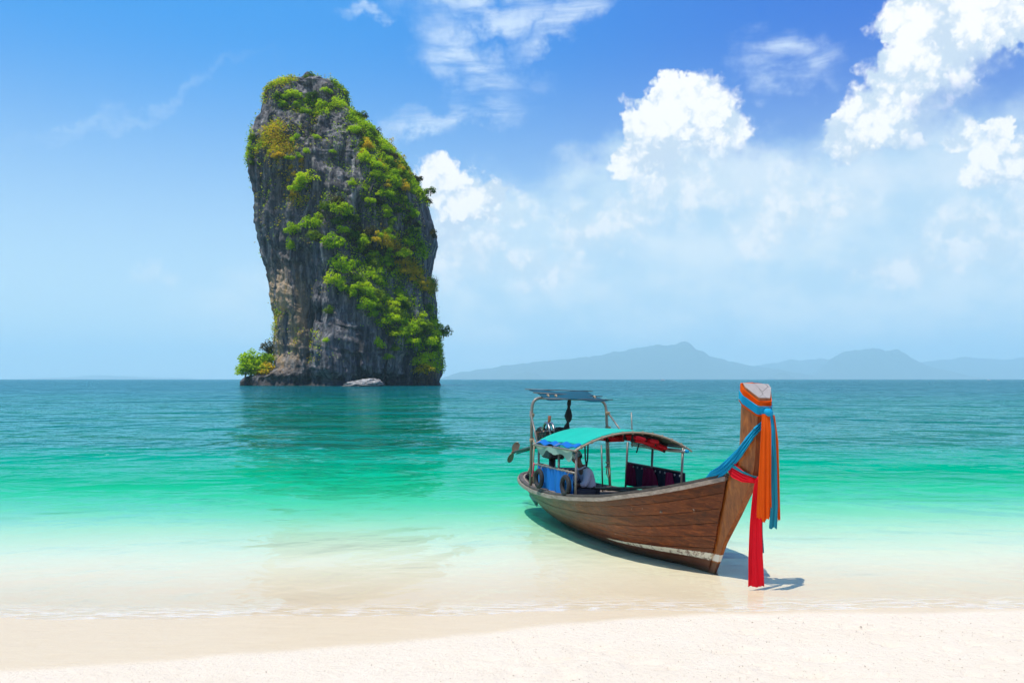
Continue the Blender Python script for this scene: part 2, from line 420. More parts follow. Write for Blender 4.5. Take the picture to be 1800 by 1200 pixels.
# bits of shell and coral on the dry sand
def scatter_bits():
    mb = MB(); k = 0
    while k < 700:
        x = random.uniform(-5.5, 6.2); y = random.uniform(7.2, 9.8)
        if x < 0 and random.random() < .6: continue
        if dryline(np.array(x))-y < .25: continue
        z = .035*max(0, float(shore(np.array(x))-y))+.012
        s_ = random.uniform(.0025, .0065)*(2.0 if random.random() < .04 else 1)
        mb.box((x, y, z), (s_*random.uniform(1, 2.6), s_*random.uniform(.7, 1.6), s_*.7), Euler((random.uniform(-.4,.4), random.uniform(-.4,.4), random.uniform(0, 6))), bev=s_*.2); k += 1
    o = mb.build('shell_fragments', simple('shell bits', (.38, .28, .19), .8, .5, 3, 0), smooth=False)
    tag(o, 'tiny brown shell and coral crumbs scattered on the dry sand', 'shells', kind='stuff')
scatter_bits()

# ------------------------------------------------------------------ far hills
def m_hill(N):
    co = obj_co(N); n = N.noise(co, .004, 6, .6).outputs[0]
    out(N, principled(N, N.mix(n, (.05, .09, .06), (.09, .13, .09)), .95))
M_HILL = mat('far wooded hill', m_hill)
def hill(D, prof, seed, label, th=1500):
    pts = np.array(prof, float); k = D/1500
    px = np.linspace(pts[0,0], pts[-1,0], 170); hy = np.interp(px, pts[:,0], 666-pts[:,1])
    hy = np.maximum(hy+ .9*fbm(px/9, px*0+seed, px*0, 4, seed)*np.clip(hy/12, 0, 1)*2.4, 0.0)
    xs = (px-900)*k; ysl = np.linspace(-1, 1, 25)
    X, Yr = np.meshgrid(xs, ysl); H = np.tile(hy*k, (25, 1))
    prof_y = np.clip(1-np.abs(Yr)**1.5, 0, 1)
    Z = H*prof_y*(1+.10*fbm(X/260, Yr*4, X*0, 4, seed+3)*(np.abs(Yr) > .04))-3
    me = grid_mesh('hill', xs, ysl, Z, M_HILL)
    co = np.stack([X, Yr*th, Z], -1).reshape(-1, 3); me.vertices.foreach_set('co', co.astype(np.float32).ravel()); me.update()
    o = link('hill', me); o.location = (0, D, 0); tag(o, label, 'hill', 'hazy hills along the horizon', 'structure'); return o
hill(20000, [(780,664),(800,655),(860,646),(920,638),(985,631),(1040,626),(1080,618),(1115,612),(1150,607),(1180,606),(1195,602),(1207,598),(1214,604),(1222,614),(1245,624),(1275,633),(1310,640),(1350,646),(1400,655),(1440,664)], 2, 'long hazy hill with a blunt peak right of the rock tower')
hill(20800, [(1425,664),(1450,645),(1465,631),(1480,622),(1500,615),(1520,613),(1545,613),(1555,621),(1565,614),(1575,612),(1585,620),(1597,630),(1620,640),(1660,652),(1700,664)], 5, 'hazy hill with two steep knobs beyond the boat prow')
hill(24500, [(1290,664),(1330,642),(1380,634),(1430,630),(1470,632),(1560,640),(1640,634),(1700,628),(1760,631),(1830,629),(1950,640),(2050,664)], 9, 'low faint hill range at the far right of the horizon')
hill(17500, [(890,664),(905,658),(925,652),(940,655),(965,664)], 12, 'small dark hump island low on the horizon', 500)
hill(17500, [(1355,664),(1368,656),(1378,654),(1392,661),(1400,664)], 14, 'tiny knob island below the long hill', 350)
hill(26000, [(60,664),(120,662.5),(165,659),(200,660),(260,662.5),(330,664)], 17, 'faint low hill on the left horizon', 900)

# ------------------------------------------------------------------ limestone rock tower
RD = 372.0; PXM = RD/1500
def zy(py): return (666-py)*PXM+2.7
SIL = [(137,530,552),(144,515,570),(151,498,588),(159,483,602),(170,472,610),(200,466,619),(212,465,633),(232,459,655),(250,455,676),(275,449,701),(293,446,715),(315,448,726),(340,456,742),(360,459,752),(400,461,763),(430,465,767),(450,469,763),(485,478,759),(500,481,764),(550,488,768),(575,494,769),(600,493,771),(630,491,775),(648,489,777),(656,470,778),(662,436,778),(670,430,777),(677,429,776),(684,432,774)]
def m_rock(N):
    co = obj_co(N); x, y, z = N.xyz(co)
    st = N.noise(N.map(co, (1, 1, .10)), .42, 7, .68, .5).outputs[0]
    n1 = N.noise(co, .09, 6, .6).outputs[0]; n2 = N.noise(co, 1.3, 6, .65).outputs[0]
    c = N.ramp(st, [(.32, (.016, .015, .017)), (.46, (.066, .062, .066)), (.57, (.165, .155, .153)), (.71, (.44, .40, .36))])
    # pale and ochre washed limestone, low on the left face and under overhangs
    c = N.mix(N.mul(N.ss(n1, .50, .70), .55), c, N.mix(n2, (.030, .027, .027), (.17, .145, .12)))
    och = N.n('ShaderNodeVectorMath', operation='LENGTH', i={0: N.vec('MULTIPLY', N.vec('SUBTRACT', co, (-95, RD-6, 28)), (1/16, 1/60, 1/27))}).outputs['Value']
    st2 = N.noise(N.map(co, (1, 1, .16)), .30, 6, .65, .6).outputs[0]
    om = N.mul(N.ss(N.add(och, N.mul(N.sub(n2, .5), .5)), .35, 1.15, 1, 0), N.ss(st2, .36, .52))
    c = N.mix(om, c, N.mix(N.ss(st2, .5, .7), (.44, .31, .18), (.66, .36, .08)))
    om2 = N.mul(N.ss(N.noise(N.map(co, (1, 1, .3)), .07, 5, .6).outputs[0], .57, .68), N.ss(n2, .4, .62, 0, .5))
    c = N.mix(om2, c, (.34, .20, .08))
    # darker band at the foot
    c = N.mix(N.ss(N.add(z, N.mul(n2, 2.0)), 2.0, 4.6, .75, 0), c, (.022, .02, .02))
    h = N.add(N.mul(st, .8), N.mul(n2, .5))
    out(N, principled(N, c, .88, N.bump(h, 1.0, 1.3)))
M_ROCK = mat('dark weathered limestone', m_rock)

def rock_tower():
    nz, na = 430, 640
    s = np.array(SIL, float); zz = zy(s[:,0])[::-1]; L = ((s[:,1]-900)*PXM)[::-1]; Rr = ((s[:,2]-900)*PXM)[::-1]
    zs = np.linspace(zz[0], zz[-1], nz)
    l = np.interp(zs, zz, L); r = np.interp(zs, zz, Rr)
    lw = np.interp(zs, zz, np.where(zz < 6, L[np.searchsorted(zz, 7.2)], L))
    t = np.concatenate([np.linspace(-.12, math.pi+.12, 500, endpoint=False), np.linspace(math.pi+.12, 2*math.pi-.12, na-500, endpoint=False)])
    A, ZZ = np.meshgrid(t, zs)
    cx = ((l+r)/2)[:,None]; hw = ((r-l)/2)[:,None]
    # depth follows the tower, not the ledge at its left foot
    hd = (np.minimum((r-lw)/2, 40)*.82)[:,None]
    ca, sa = np.cos(A), np.sin(A)
    X = cx+hw*np.sign(ca)*np.abs(ca)**.78; Y = -hd*np.sign(sa)*np.abs(sa)**.72
    nx_, ny_ = ca/np.maximum(hw, 1), -sa/np.maximum(hd, 1); ln = np.hypot(nx_, ny_); nx_, ny_ = nx_/ln, ny_/ln
    front = np.clip(-ny_, 0, 1)
    pxl = X/PXM+900; pyl = 666-(ZZ-2.7)/PXM
    # a lower shoulder stands out below a diagonal ledge, a buttress at the foot, hollows beside it
    line = pyl-(372+(pxl-560)*.92)
    D = 7.5*sstep(line, -14, 60)*sstep(pxl, 540, 600)*front
    D += 5.0*np.exp(-((pxl-622)/28)**2)*sstep(pyl, 545, 610)*front
    D -= 6.0*np.exp(-((pxl-572)/14)**2)*sstep(pyl, 400, 520)*front
    D += 4.0*np.exp(-((pxl-530)/26)**2)*sstep(pyl, 430, 520)*front
    D -= 5.0*np.exp(-((pxl-722)/12)**2-((pyl-640)/18)**2)*front
    D += 3.2*np.exp(-((pxl-640)/55)**2)*sstep(250-pyl, 0, 40)*front
    D -= 4.0*sstep(pxl, 640, 700)*sstep(330-pyl, -10, 60)*front
    W = fbm(X/16, Y/16, ZZ/22, 3, 2)
    D += 4.2*fbm(X/22, Y/22, ZZ/34, 3, 4)*(.35+.65*front)
    D += 2.6*ridge((X+3*W)/7.5, Y/7.5, ZZ/44, 3, 7)*(.4+.6*front)
    D += 1.5*ridge((X+2*W)/3.4, Y/3.4, ZZ/15, 3, 14)*(.5+.5*front)
    bed = fbm(X/30, Y/30, (ZZ+.22*X)/3.2, 2, 19); D += 1.0*bed
    D += .75*fbm(X/1.6, Y/1.6, ZZ/2.6, 3, 23)
    ck = np.clip(ridge((X+4*W)/9.0, Y/9.0, ZZ/60, 2, 81)-.62, 0, 1); D -= 7.0*ck*front
    ck2 = np.clip(ridge(X/14, Y/14, (ZZ+.3*X)/7.5, 2, 87)-.70, 0, 1); D -= 4.5*ck2*front
    # blocky relief
    blk = np.floor(vnoise(X/5, Y/5, ZZ/9, 40)*3.2)/3.2; D += 1.7*blk
    # tidal notch
    D -= 3.0*np.exp(-((ZZ-2.2)/1.9)**2)*(.4+.9*np.clip(vnoise(X/8, Y/8, X*0, 51)+.4, 0, 1))*np.where(X < -103, .2, 1)
    D = D-1.2; D = D*(.32+.68*front)
    topf = sstep(ZZ, zz[-1]-2, zz[-1])
    X = X+nx_*D*(1-.4*topf); Y = Y+ny_*D*(1-.4*topf)
    Zv = ZZ+ .5*fbm(X/3, Y/3, ZZ/3, 3, 60)
    V = np.stack([X, Y, Zv], -1).reshape(-1, 3)
    i = np.arange(nz*na).reshape(nz, na); j = np.roll(i, -1, 1)
    F = np.stack([i[:-1], j[:-1], j[1:], i[1:]], -1).reshape(-1, 4)
    # summit cap rings
    last = V[-na:]; c0 = last.mean(0); rings = [V]; Fs = [F]; base = (nz-1)*na
    for q, (sc_, dz) in enumerate(((.72, 1.2), (.42, 2.2), (.15, 2.7), (.02, 2.9))):
        ring = c0+(last-c0)*[sc_, sc_, 1]; ring[:,2] += dz+1.1*fbm(ring[:,0]/3, ring[:,1]/3, ring[:,2]*0, 3, 70)
        rings.append(ring); nb = nz*na+q*na
        a = np.arange(na); b = np.roll(a, -1); Fs.append(np.stack([base+a, base+b, nb+b, nb+a], -1)); base = nb
    V = np.vstack(rings); V[:,1] += RD; F = np.vstack(Fs)
    me = np_mesh('rock_tower', V, F, M_ROCK)
    o = link('rock_tower', me)
    tag(o, 'tall dark limestone rock tower hung with green shrubs, rising from the sea', 'rock island')
    return V[:nz*na].reshape(nz, na, 3)[:, :500]
ROCK = rock_tower()
# surface lookup: front point and normal nearest to a place on the face, in metres east and up
_du = np.gradient(ROCK, axis=1); _dv = np.gradient(ROCK, axis=0); RN = np.cross(_du, _dv)
RN /= np.maximum(np.linalg.norm(RN, axis=2, keepdims=True), 1e-6)
if RN[200, 250, 1] > 0: RN = -RN
_rx = ROCK[..., 0].ravel(); _rz = ROCK[..., 2].ravel(); _ry = ROCK[..., 1].ravel()
_ax = 900+1500*_rx/_ry; _ay = 666-1500*(_rz-2.7)/_ry
_vis = np.where(RN[..., 1].ravel() > .15, 900.0, 0.0)+np.where(_ry > RD, 2500.0, 0.0)
def on_rock(px, py):
    k = int(np.argmin((_ax-px)**2+(_ay-py)**2+_vis+np.maximum(_ry-340, 0)*.05)); return Vector(ROCK.reshape(-1, 3)[k]), Vector(RN.reshape(-1, 3)[k])

def boulder():
    n, m = 90, 40; a = np.linspace(0, 2*math.pi, n, endpoint=False); t = np.linspace(-.3, math.pi/2, m)
    A, T = np.meshgrid(a, t); x = np.cos(A)*np.cos(T); y = np.sin(A)*np.cos(T); z = np.sin(T)
    r = 1+.30*fbm(x*1.6+4, y*1.6, z*1.6, 4, 90)+.16*ridge(x*3, y*3, z*6, 3, 92)
    hx = np.where(x > 0, .75, 1.0)
    V = np.stack([x*r*8.0*hx+1.5*z, y*r*4.0, z*r*2.7*(1+.3*x)], -1).reshape(-1, 3)
    i = np.arange(n*m).reshape(m, n); j = np.roll(i, -1, 1)
    def f(N):
        co = obj_co(N); s_ = N.noise(N.map(co, (1, 1, .5), rot=(0, R(25), 0)), .9, 7, .7).outputs[0]
        c = N.ramp(s_, [(.3, (.07, .065, .06)), (.5, (.30, .28, .26)), (.68, (.52, .50, .47))])
        x_, y_, z_ = N.xyz(co); c = N.mix(N.ss(z_, .2, 1.0, .8, 0), c, (.03, .028, .026))
        out(N, principled(N, c, .9, N.bump(s_, 1, .5)))
    o = link('boulder', np_mesh('boulder', V, np.stack([i[:-1], j[:-1], j[1:], i[1:]], -1).reshape(-1, 4), mat('pale boulder stone', f)))
    p, _ = on_rock(640, 668); o.location = ((641-900)/1500*318, 318, 0)
    tag(o, 'low pale grey boulder in the water at the foot of the rock tower', 'boulder')
boulder()

# ------------------------------------------------------------------ plants on the rock
def leaf_mat(name, c1, c2, c3, trans=.35):
    def f(N):
        g = N.n('ShaderNodeNewGeometry'); r = g.outputs['Random Per Island']; oi = N.n('ShaderNodeObjectInfo').outputs['Random']
        co = N.n('ShaderNodeNewGeometry').outputs['Position']; n = N.noise(co, .16, 4, .6).outputs[0]
        k = N.add(N.mul(r, .35), N.add(N.mul(N.ss(n, .3, .7), .4), N.mul(oi, .25)))
        c = N.ramp(k, [(.10, c1), (.5, c2), (.9, c3)])
        d = N.n('ShaderNodeBsdfDiffuse', i={0: c}).outputs[0]; t = N.n('ShaderNodeBsdfTranslucent', i={0: c}).outputs[0]
        s_ = N.n('ShaderNodeMixShader', i={0: trans, 1: d, 2: t}).outputs[0]
        out(N, s_)
    return mat(name, f)
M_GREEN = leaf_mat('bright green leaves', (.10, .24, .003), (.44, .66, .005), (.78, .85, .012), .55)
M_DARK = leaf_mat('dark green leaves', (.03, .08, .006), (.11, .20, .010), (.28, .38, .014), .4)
M_YELL = leaf_mat('yellow dry leaves', (.34, .28, .012), (.68, .52, .02), (.82, .58, .03), .5)
M_OLIVE = leaf_mat('olive brown leaves', (.04, .04, .015), (.09, .085, .025), (.18, .15, .05), .25)
M_TWIG = simple('grey bark', (.10, .08, .065), .9, .3, 2, .02)
def leaf_cloud(n_blob, leaves, size, seed, flat=.8, hang=0.0):
    g = np.random.default_rng(seed); V = []; k = 0
    cs = []
    for b in range(n_blob):
        d = g.normal(size=3); d /= np.linalg.norm(d); d[2] = d[2]*flat if d[2] > 0 else d[2]*.35
        cs.append((d*g.uniform(.25, .75), g.uniform(.28, .46)))
    P = []; Nn = []
    for c_, r_ in cs:
        d = g.normal(size=(leaves//n_blob, 3)); d /= np.linalg.norm(d, axis=1, keepdims=True)
        d[:,2] = np.where(d[:,2] < -.3, -d[:,2], d[:,2])
        P.append(c_+d*r_*g.uniform(.65, 1.05, (len(d), 1))); Nn.append(d)
    P = np.vstack(P); Nn = np.vstack(Nn)+g.normal(size=P.shape)*.55+[0, -.12, .95]
    return quads(P, Nn, size*g.uniform(.6, 1.3, len(P)), g)
def quads(P, Nn, s, g):
    Nn = Nn/np.linalg.norm(Nn, axis=1, keepdims=True); r = g.normal(size=P.shape); U = np.cross(Nn, r); U /= np.linalg.norm(U, axis=1, keepdims=True)
    W = np.cross(Nn, U); s = s[:,None]; bend = Nn*s*.25
    V = np.stack([P-U*s+bend*0, P-W*s*.62-bend, P+U*s, P+W*s*.62-bend], 1).reshape(-1, 3)
    return V, np.arange(len(V)).reshape(-1, 4)
def crown_mesh(i, material, n_blob=14, leaves=760, size=.082):
    V, F = leaf_cloud(n_blob, leaves, size, 100+i); return np_mesh('crown', V, F, material, False)
def trunk_mesh():
    mb = MB()
    mb.tube([(0,0,-.35),(.02,.03,0),(-.03,.02,.3),(.02,-.02,.6)], [.07,.05,.035,.012], 6)
    for a in range(5):
        t_ = a*1.3; mb.tube([(0,0,.05+.05*a),(math.cos(t_)*.25,math.sin(t_)*.25,.3+.05*a),(math.cos(t_)*.5,math.sin(t_)*.5,.45+.06*a)], [.028,.018,.006], 5)
    me = bpy.data.meshes.new('trunk'); me.from_pydata(mb.v, [], mb.f); me.materials.append(M_TWIG); return me
CROWNS = {'g': [crown_mesh(i, M_GREEN) for i in range(5)], 'd': [crown_mesh(10+i, M_DARK) for i in range(4)],
          'y': [crown_mesh(20+i, M_YELL, 12, 620, .085) for i in range(2)], 'o': [crown_mesh(30+i, M_OLIVE) for i in range(2)]}
TRUNK = trunk_mesh()
def shrub(name, px, py, rpx, kind, label, cat='shrub', group=None, tall=1.0, push=.25):
    p, n = on_rock(px, py); r_ = rpx*PXM*1.18
    e = bpy.data.objects.new(name, None); C.objects.link(e)
    if px < 485 and py > 600: r_ *= 1.32
    Yl = 360-(py-612)*.16 if px < 485 and py > 600 else p.y-(.25+.35*abs(n.y))*r_
    e.location = Vector(((px-900)/1500*Yl+n.x*push*r_*.3, Yl, 2.7+(666-py)/1500*Yl-.25*r_)); e.rotation_euler = (0, 0, random.uniform(0, 6.28))
    c = bpy.data.objects.new('crown', random.choice(CROWNS[kind])); C.objects.link(c); c.parent = e
    c.scale = (r_*random.uniform(.9, 1.15), r_*random.uniform(.9, 1.15), 1.15*r_*tall*random.uniform(.8, 1.1))
    t = bpy.data.objects.new('trunk', TRUNK); C.objects.link(t); t.parent = e; t.scale = (r_, r_, r_*tall); t.location = (0, 0, -.15*r_)
    tag(e, label, cat, group); return e
def px_of(p): return 900+p[0]/PXM, 666-(p[2]-2.7)/PXM

named = [
 ('tree', 541,134,13,'d','dark green tree crowning the summit of the rock tower','tree',1.0),
 ('shrub', 492,168,9,'d','dark shrub on the left shoulder of the summit','shrub',1.0),
 ('shrub', 517,165,14,'g','broad light green shrub below the bare summit tree','shrub',.9),
 ('shrub', 499,182,11,'g','leafy green shrub on the summit left edge','shrub',.9),
 ('shrub', 574,156,11,'g','yellow green shrub on the summit right of the dark tree','shrub',.9),
 ('shrub', 551,168,12,'d','dark green shrub just below the summit tree','shrub',.9),
 ('shrub', 592,182,14,'g','round green shrub high on the right of the summit','shrub',1.0),
 ('shrub', 606,165,10,'d','dark shrub on the upper right rim of the rock','shrub',1.0),
 ('shrub', 563,190,8,'g','small round green shrub alone under the summit','shrub',1.0),
 ('shrub', 522,240,7,'g','small green tuft on the bare upper left cliff','shrub',1.0),
 ('shrub', 557,240,8,'g','lone small green shrub mid way across the upper cliff','shrub',1.0),
 ('shrub', 538,265,8,'g','small green shrub below the lone upper cliff shrub','shrub',1.0),
 ('shrub', 586,265,6,'g','tiny bright shrub right of centre on the upper cliff','shrub',1.0),
 ('shrub', 490,270,11,'y','yellow green grassy shrub on the left cliff edge','shrub',.7),
 ('shrub', 508,275,9,'g','green shrub beside yellow tufts on the upper left cliff','shrub',.8),
 ('shrub', 538,312,18,'g','bright green bush jutting from the left cliff','shrub',1.0),
 ('shrub', 523,328,15,'g','spreading bush just below the jutting left cliff bush','shrub',.9),
 ('shrub', 620,320,9,'g','small bush with pale twigs in the centre of the upper cliff','shrub',1.0),
 ('shrub', 574,362,13,'d','dark green bush over the central green bushes','shrub',.9),
 ('shrub', 600,368,17,'g','light green bush at the top of the central bushes','shrub',1.0),
 ('shrub', 547,388,19,'g','bright green bush left of the central bushes','shrub',1.2),
 ('shrub', 555,412,15,'d','dark green bush hanging under the bright left bush','shrub',1.1),
 ('shrub', 515,402,13,'g','yellowish green bush at the head of the left strip','shrub',1.1),
 ('shrub', 512,430,9,'g','narrow green shrub in the left vertical strip','shrub',1.6),
 ('shrub', 588,425,22,'g','large round light green bush in the middle of the rock','shrub',1.1),
 ('shrub', 600,467,20,'g','wide light green bush under the large round one','shrub',1.1),
 ('shrub', 588,493,17,'g','green bush overhanging the grey lower left wall','shrub',1.1),
 ('shrub', 577,545,8,'d','small dark shrub in the hollow of the lower wall','shrub',1.3),
 ('shrub', 573,597,6,'g','tiny shrub low on the lower left wall','shrub',1.0),
 ('shrub', 681,626,9,'g','bright yellow green shrub near the foot of the rock','shrub',1.0),
 ('shrub', 668,602,11,'g','green shrub on the lower right wall above the cave','shrub',1.2),
 ('shrub', 697,610,11,'d','dark green shrub above the sea cave','shrub',1.0),
 ('shrub', 742,645,20,'y','yellow green bush beside the sea cave at the foot','shrub',.8),
 ('shrub', 756,642,13,'g','green bush at the lower right corner of the rock','shrub',.9),
 ('tree', 763,612,7,'d','small dark tree leaning out from the lower right edge','tree',1.3),
 ('shrub', 728,376,10,'g','green bush on the right edge beside grey rock','shrub',1.2),
 ('shrub', 756,335,11,'d','dark bush on the right skyline','shrub',1.0),
 ('shrub', 750,352,10,'o','olive bush below the dark right skyline bush','shrub',1.2),
 ('shrub', 760,410,12,'o','brown olive shrub on the right edge of the rock','shrub',1.3),
 ('shrub', 454,630,21,'g','spreading light green bush on the low ledge left of the rock','shrub',.9),
 ('shrub', 438,634,16,'g','leftmost light green bush on the low ledge','shrub',.9),
 ('shrub', 470,640,16,'g','green bush between the ledge bush and the cliff','shrub',.9),
 ('shrub', 480,648,17,'y','golden dry bush low on the left ledge','shrub',.8),
 ('shrub', 442,645,19,'g','low light green bush at the waterside of the ledge','shrub',.8),
 ('shrub', 462,650,15,'y','yellowish low bush in the middle of the left ledge','shrub',.7),
 ('shrub', 432,650,13,'g','leftmost low bush over the ledge rim','shrub',.8),
 ('shrub', 456,645,15,'g','dense low bush in front on the left ledge','shrub',.8),
 ('shrub', 476,630,13,'g','bush pressed against the cliff above the golden one','shrub',1.0),
 ('shrub', 472,612,12,'o','brown half bare bush behind the ledge bushes','shrub',1.1),
]
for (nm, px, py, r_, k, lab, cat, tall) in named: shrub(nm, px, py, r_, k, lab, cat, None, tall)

# belts of bushes that can still be told apart
belts = [   # (x0,y0,x1,y1,halfwidth px, count, size range, kinds, label, group)
 (622,205,742,345,16,34,(8,15),'gggdyo','right shoulder slope','bushes on the right shoulder slope'),
 (648,240,700,330,26,24,(8,15),'gggyd','gully below the right shoulder','bushes in the upper right gully'),
 (668,405,752,505,13,20,(8,14),'yyygo','golden diagonal band','bushes in the golden diagonal band'),
 (628,480,765,615,34,52,(9,16),'gggggd','lower right thicket','bushes in the lower right thicket'),
 (640,420,690,470,26,16,(8,14),'gdog','ledge above the thicket','bushes on the middle ledge'),
 (590,355,660,430,22,14,(8,13),'dogd','shaded ledge at mid height','bushes on the shaded mid ledge'),
 (700,330,735,440,16,14,(6,11),'dogo','right wall','bushes on the right wall'),
 (640,330,690,400,18,10,(6,10),'dgog','face below the gully','bushes below the gully'),
 (445,230,440,290,5,6,(5,8),'d','left skyline of the rock','shrubs on the left skyline'),
 (752,530,762,612,5,8,(6,9),'gd','right skyline near the foot','bushes on the lower right skyline'),
 (490,240,525,340,26,16,(4,7),'ygy','upper left cliff face','tufts on the upper left face'),
 (500,172,565,192,14,9,(6,10),'gdg','summit slope','bushes on the summit slope'),
]
KINDW = {'g': 'bright green', 'd': 'dark green', 'y': 'yellowish', 'o': 'brownish olive'}
for (x0,y0,x1,y1,hw,cnt,(s0,s1),kinds,place,grp) in belts:
    dx, dy = x1-x0, y1-y0; ln = math.hypot(dx, dy)
    for q in range(cnt):
        t = (q+random.random())/cnt; o_ = random.uniform(-hw, hw); sz = random.uniform(s0, s1); kd = random.choice(kinds)
        f = (sz-s0)/(s1-s0); X_, Y_ = x0+dx*t-dy/ln*o_, y0+dy*t+dx/ln*o_
        sd = ('left edge', 'centre', 'right edge')[min(2, int((-o_/hw+1)*1.5))] if hw > 12 else 'line'
        lab = ('small', 'medium', 'large')[min(2, int(f*3))]+' '+KINDW[kd]+' bush, '+sd+', at the '+('top', 'middle', 'bottom')[min(2, int(t*3)) if y1 > y0 else 2-min(2, int(t*3))]+' of the '+place
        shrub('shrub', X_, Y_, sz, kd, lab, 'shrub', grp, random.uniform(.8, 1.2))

def bare_tree(px, py, h, label, lean=(0,0), seed=1):
    g = random.Random(seed); p, n = on_rock(px, py); mb = MB()
    def br(a, d, l, r_, lev):
        pts = [a]; v = d.copy()
        for k in range(3):
            v = (v+Vector((g.uniform(-.25,.25), g.uniform(-.25,.25), g.uniform(-.1,.2)))).normalized(); pts.append(pts[-1]+v*l/3)
        mb.tube(pts, [r_, r_*.8, r_*.6, r_*.4], 5)
        if lev < 4:
            for k in range(3 if lev else 4):
                d2 = (v+Vector((g.uniform(-1,1), g.uniform(-1,1), g.uniform(-.2,.7)))*.85).normalized(); br(pts[random.Random(seed+k+lev).choice([2,3])], d2, l*.62, r_*.5, lev+1)
    e = bpy.data.objects.new('bare_tree', None); C.objects.link(e); e.location = p
    br(Vector((0,0,-.8)), Vector((lean[0], lean[1], 1)).normalized(), h*.42, h*.03, 0)
    o = mb.build('branches', M_TWIG, e); tag(e, label, 'tree')
bare_tree(512, 152, 6.5, 'leafless grey tree on the left of the summit', seed=3)
bare_tree(490, 160, 4.5, 'small leafless shrub tree at the far left of the summit', seed=8)
bare_tree(762, 512, 8.5, 'leafless grey tree leaning from the right edge of the rock', (.5, -.2), seed=12)
bare_tree(474, 612, 6.5, 'leafless brown tree behind the ledge bushes', seed=17)

def ground_cover():
    g = np.random.default_rng(77); Ps, Ns, K = [], [], []
    pts = ROCK.reshape(-1, 3); nn = RN.reshape(-1, 3)
    px = _ax; py = _ay
    dens = np.zeros(len(pts)); yel = np.zeros(len(pts))
    for (x0,y0,x1,y1,hw,cnt,_,kinds,_,_) in belts:
        dx, dy = x1-x0, y1-y0; l2 = dx*dx+dy*dy
        t = np.clip(((px-x0)*dx+(py-y0)*dy)/l2, 0, 1); dist = np.hypot(px-x0-dx*t, py-y0-dy*t)
        dens = np.maximum(dens, np.clip(1.15-dist/(hw*1.15), 0, 1)*(1 if hw > 10 else .3)*(.35 if kinds == 'ygy' else 1))
        if kinds.count('y') >= 2: yel = np.maximum(yel, np.clip(1.2-dist/(hw*1.2), 0, 1))
    nz_ = fbm(pts[:,0]/6, pts[:,1]/6, pts[:,2]/6, 4, 101)
    dens = dens*np.clip(.25+2.0*nz_, 0, 1)
    ledge = np.clip(nn[:,2]*2.2-.1, 0, 1)*np.clip(.1+1.8*fbm(pts[:,0]/14, pts[:,1]/14, pts[:,2]/14, 3, 105), 0, 1)*(py < 640)
    dens = np.clip(dens+.35*ledge, 0, 1)
    dens[py > 655] = 0
    for kind, wgt, cnt, sz, m_, nm, lab in (
        ('g', dens*(1-.8*yel), 30000, .42, M_GREEN, 'ground_cover', 'low green scrub matting the ledges of the rock tower'),
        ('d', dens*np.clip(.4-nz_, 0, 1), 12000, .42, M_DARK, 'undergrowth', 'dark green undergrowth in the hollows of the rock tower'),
        ('y', np.clip(yel*dens*2.2+.20*ledge*(px < 580), 0, 1), 15000, .36, M_YELL, 'dry_grass', 'yellow dry grass tufts on the rock face')):
        w = wgt/wgt.sum(); idx = g.choice(len(pts), cnt, p=w)
        P = pts[idx]+g.normal(size=(cnt, 3))*.55+nn[idx]*g.uniform(.0, 1.1, (cnt, 1)); P[:,2] += .2
        V, F = quads(P, nn[idx]*.5+g.normal(size=P.shape)*.6+[0, -.12, 1.0], sz*g.uniform(.5, 1.3, cnt), g)
        o = link(nm, np_mesh(nm, V, F, m_, False), smooth=False); tag(o, lab, 'scrub', kind='stuff')
ground_cover()


# ------------------------------------------------------------------ the long-tail boat
BM = Matrix.Translation((2.868, 12.02, 0.0)) @ Euler((R(-2), 0, R(-72))).to_matrix().to_4x4()
def thing(name, base, label, cat, group=None):
    e = bpy.data.objects.new(name, None); C.objects.link(e); e.matrix_world = BM @ Matrix.Translation(base); e.empty_display_size = .1
    tag(e, label, cat, group); e['_b'] = list(base); return e
def part(mb, name, material, parent, smooth=False, auto=None):
    return mb.build(name, material, parent, base=parent['_b'] if '_b' in parent else parent.parent['_b'], smooth=smooth, auto=auto)

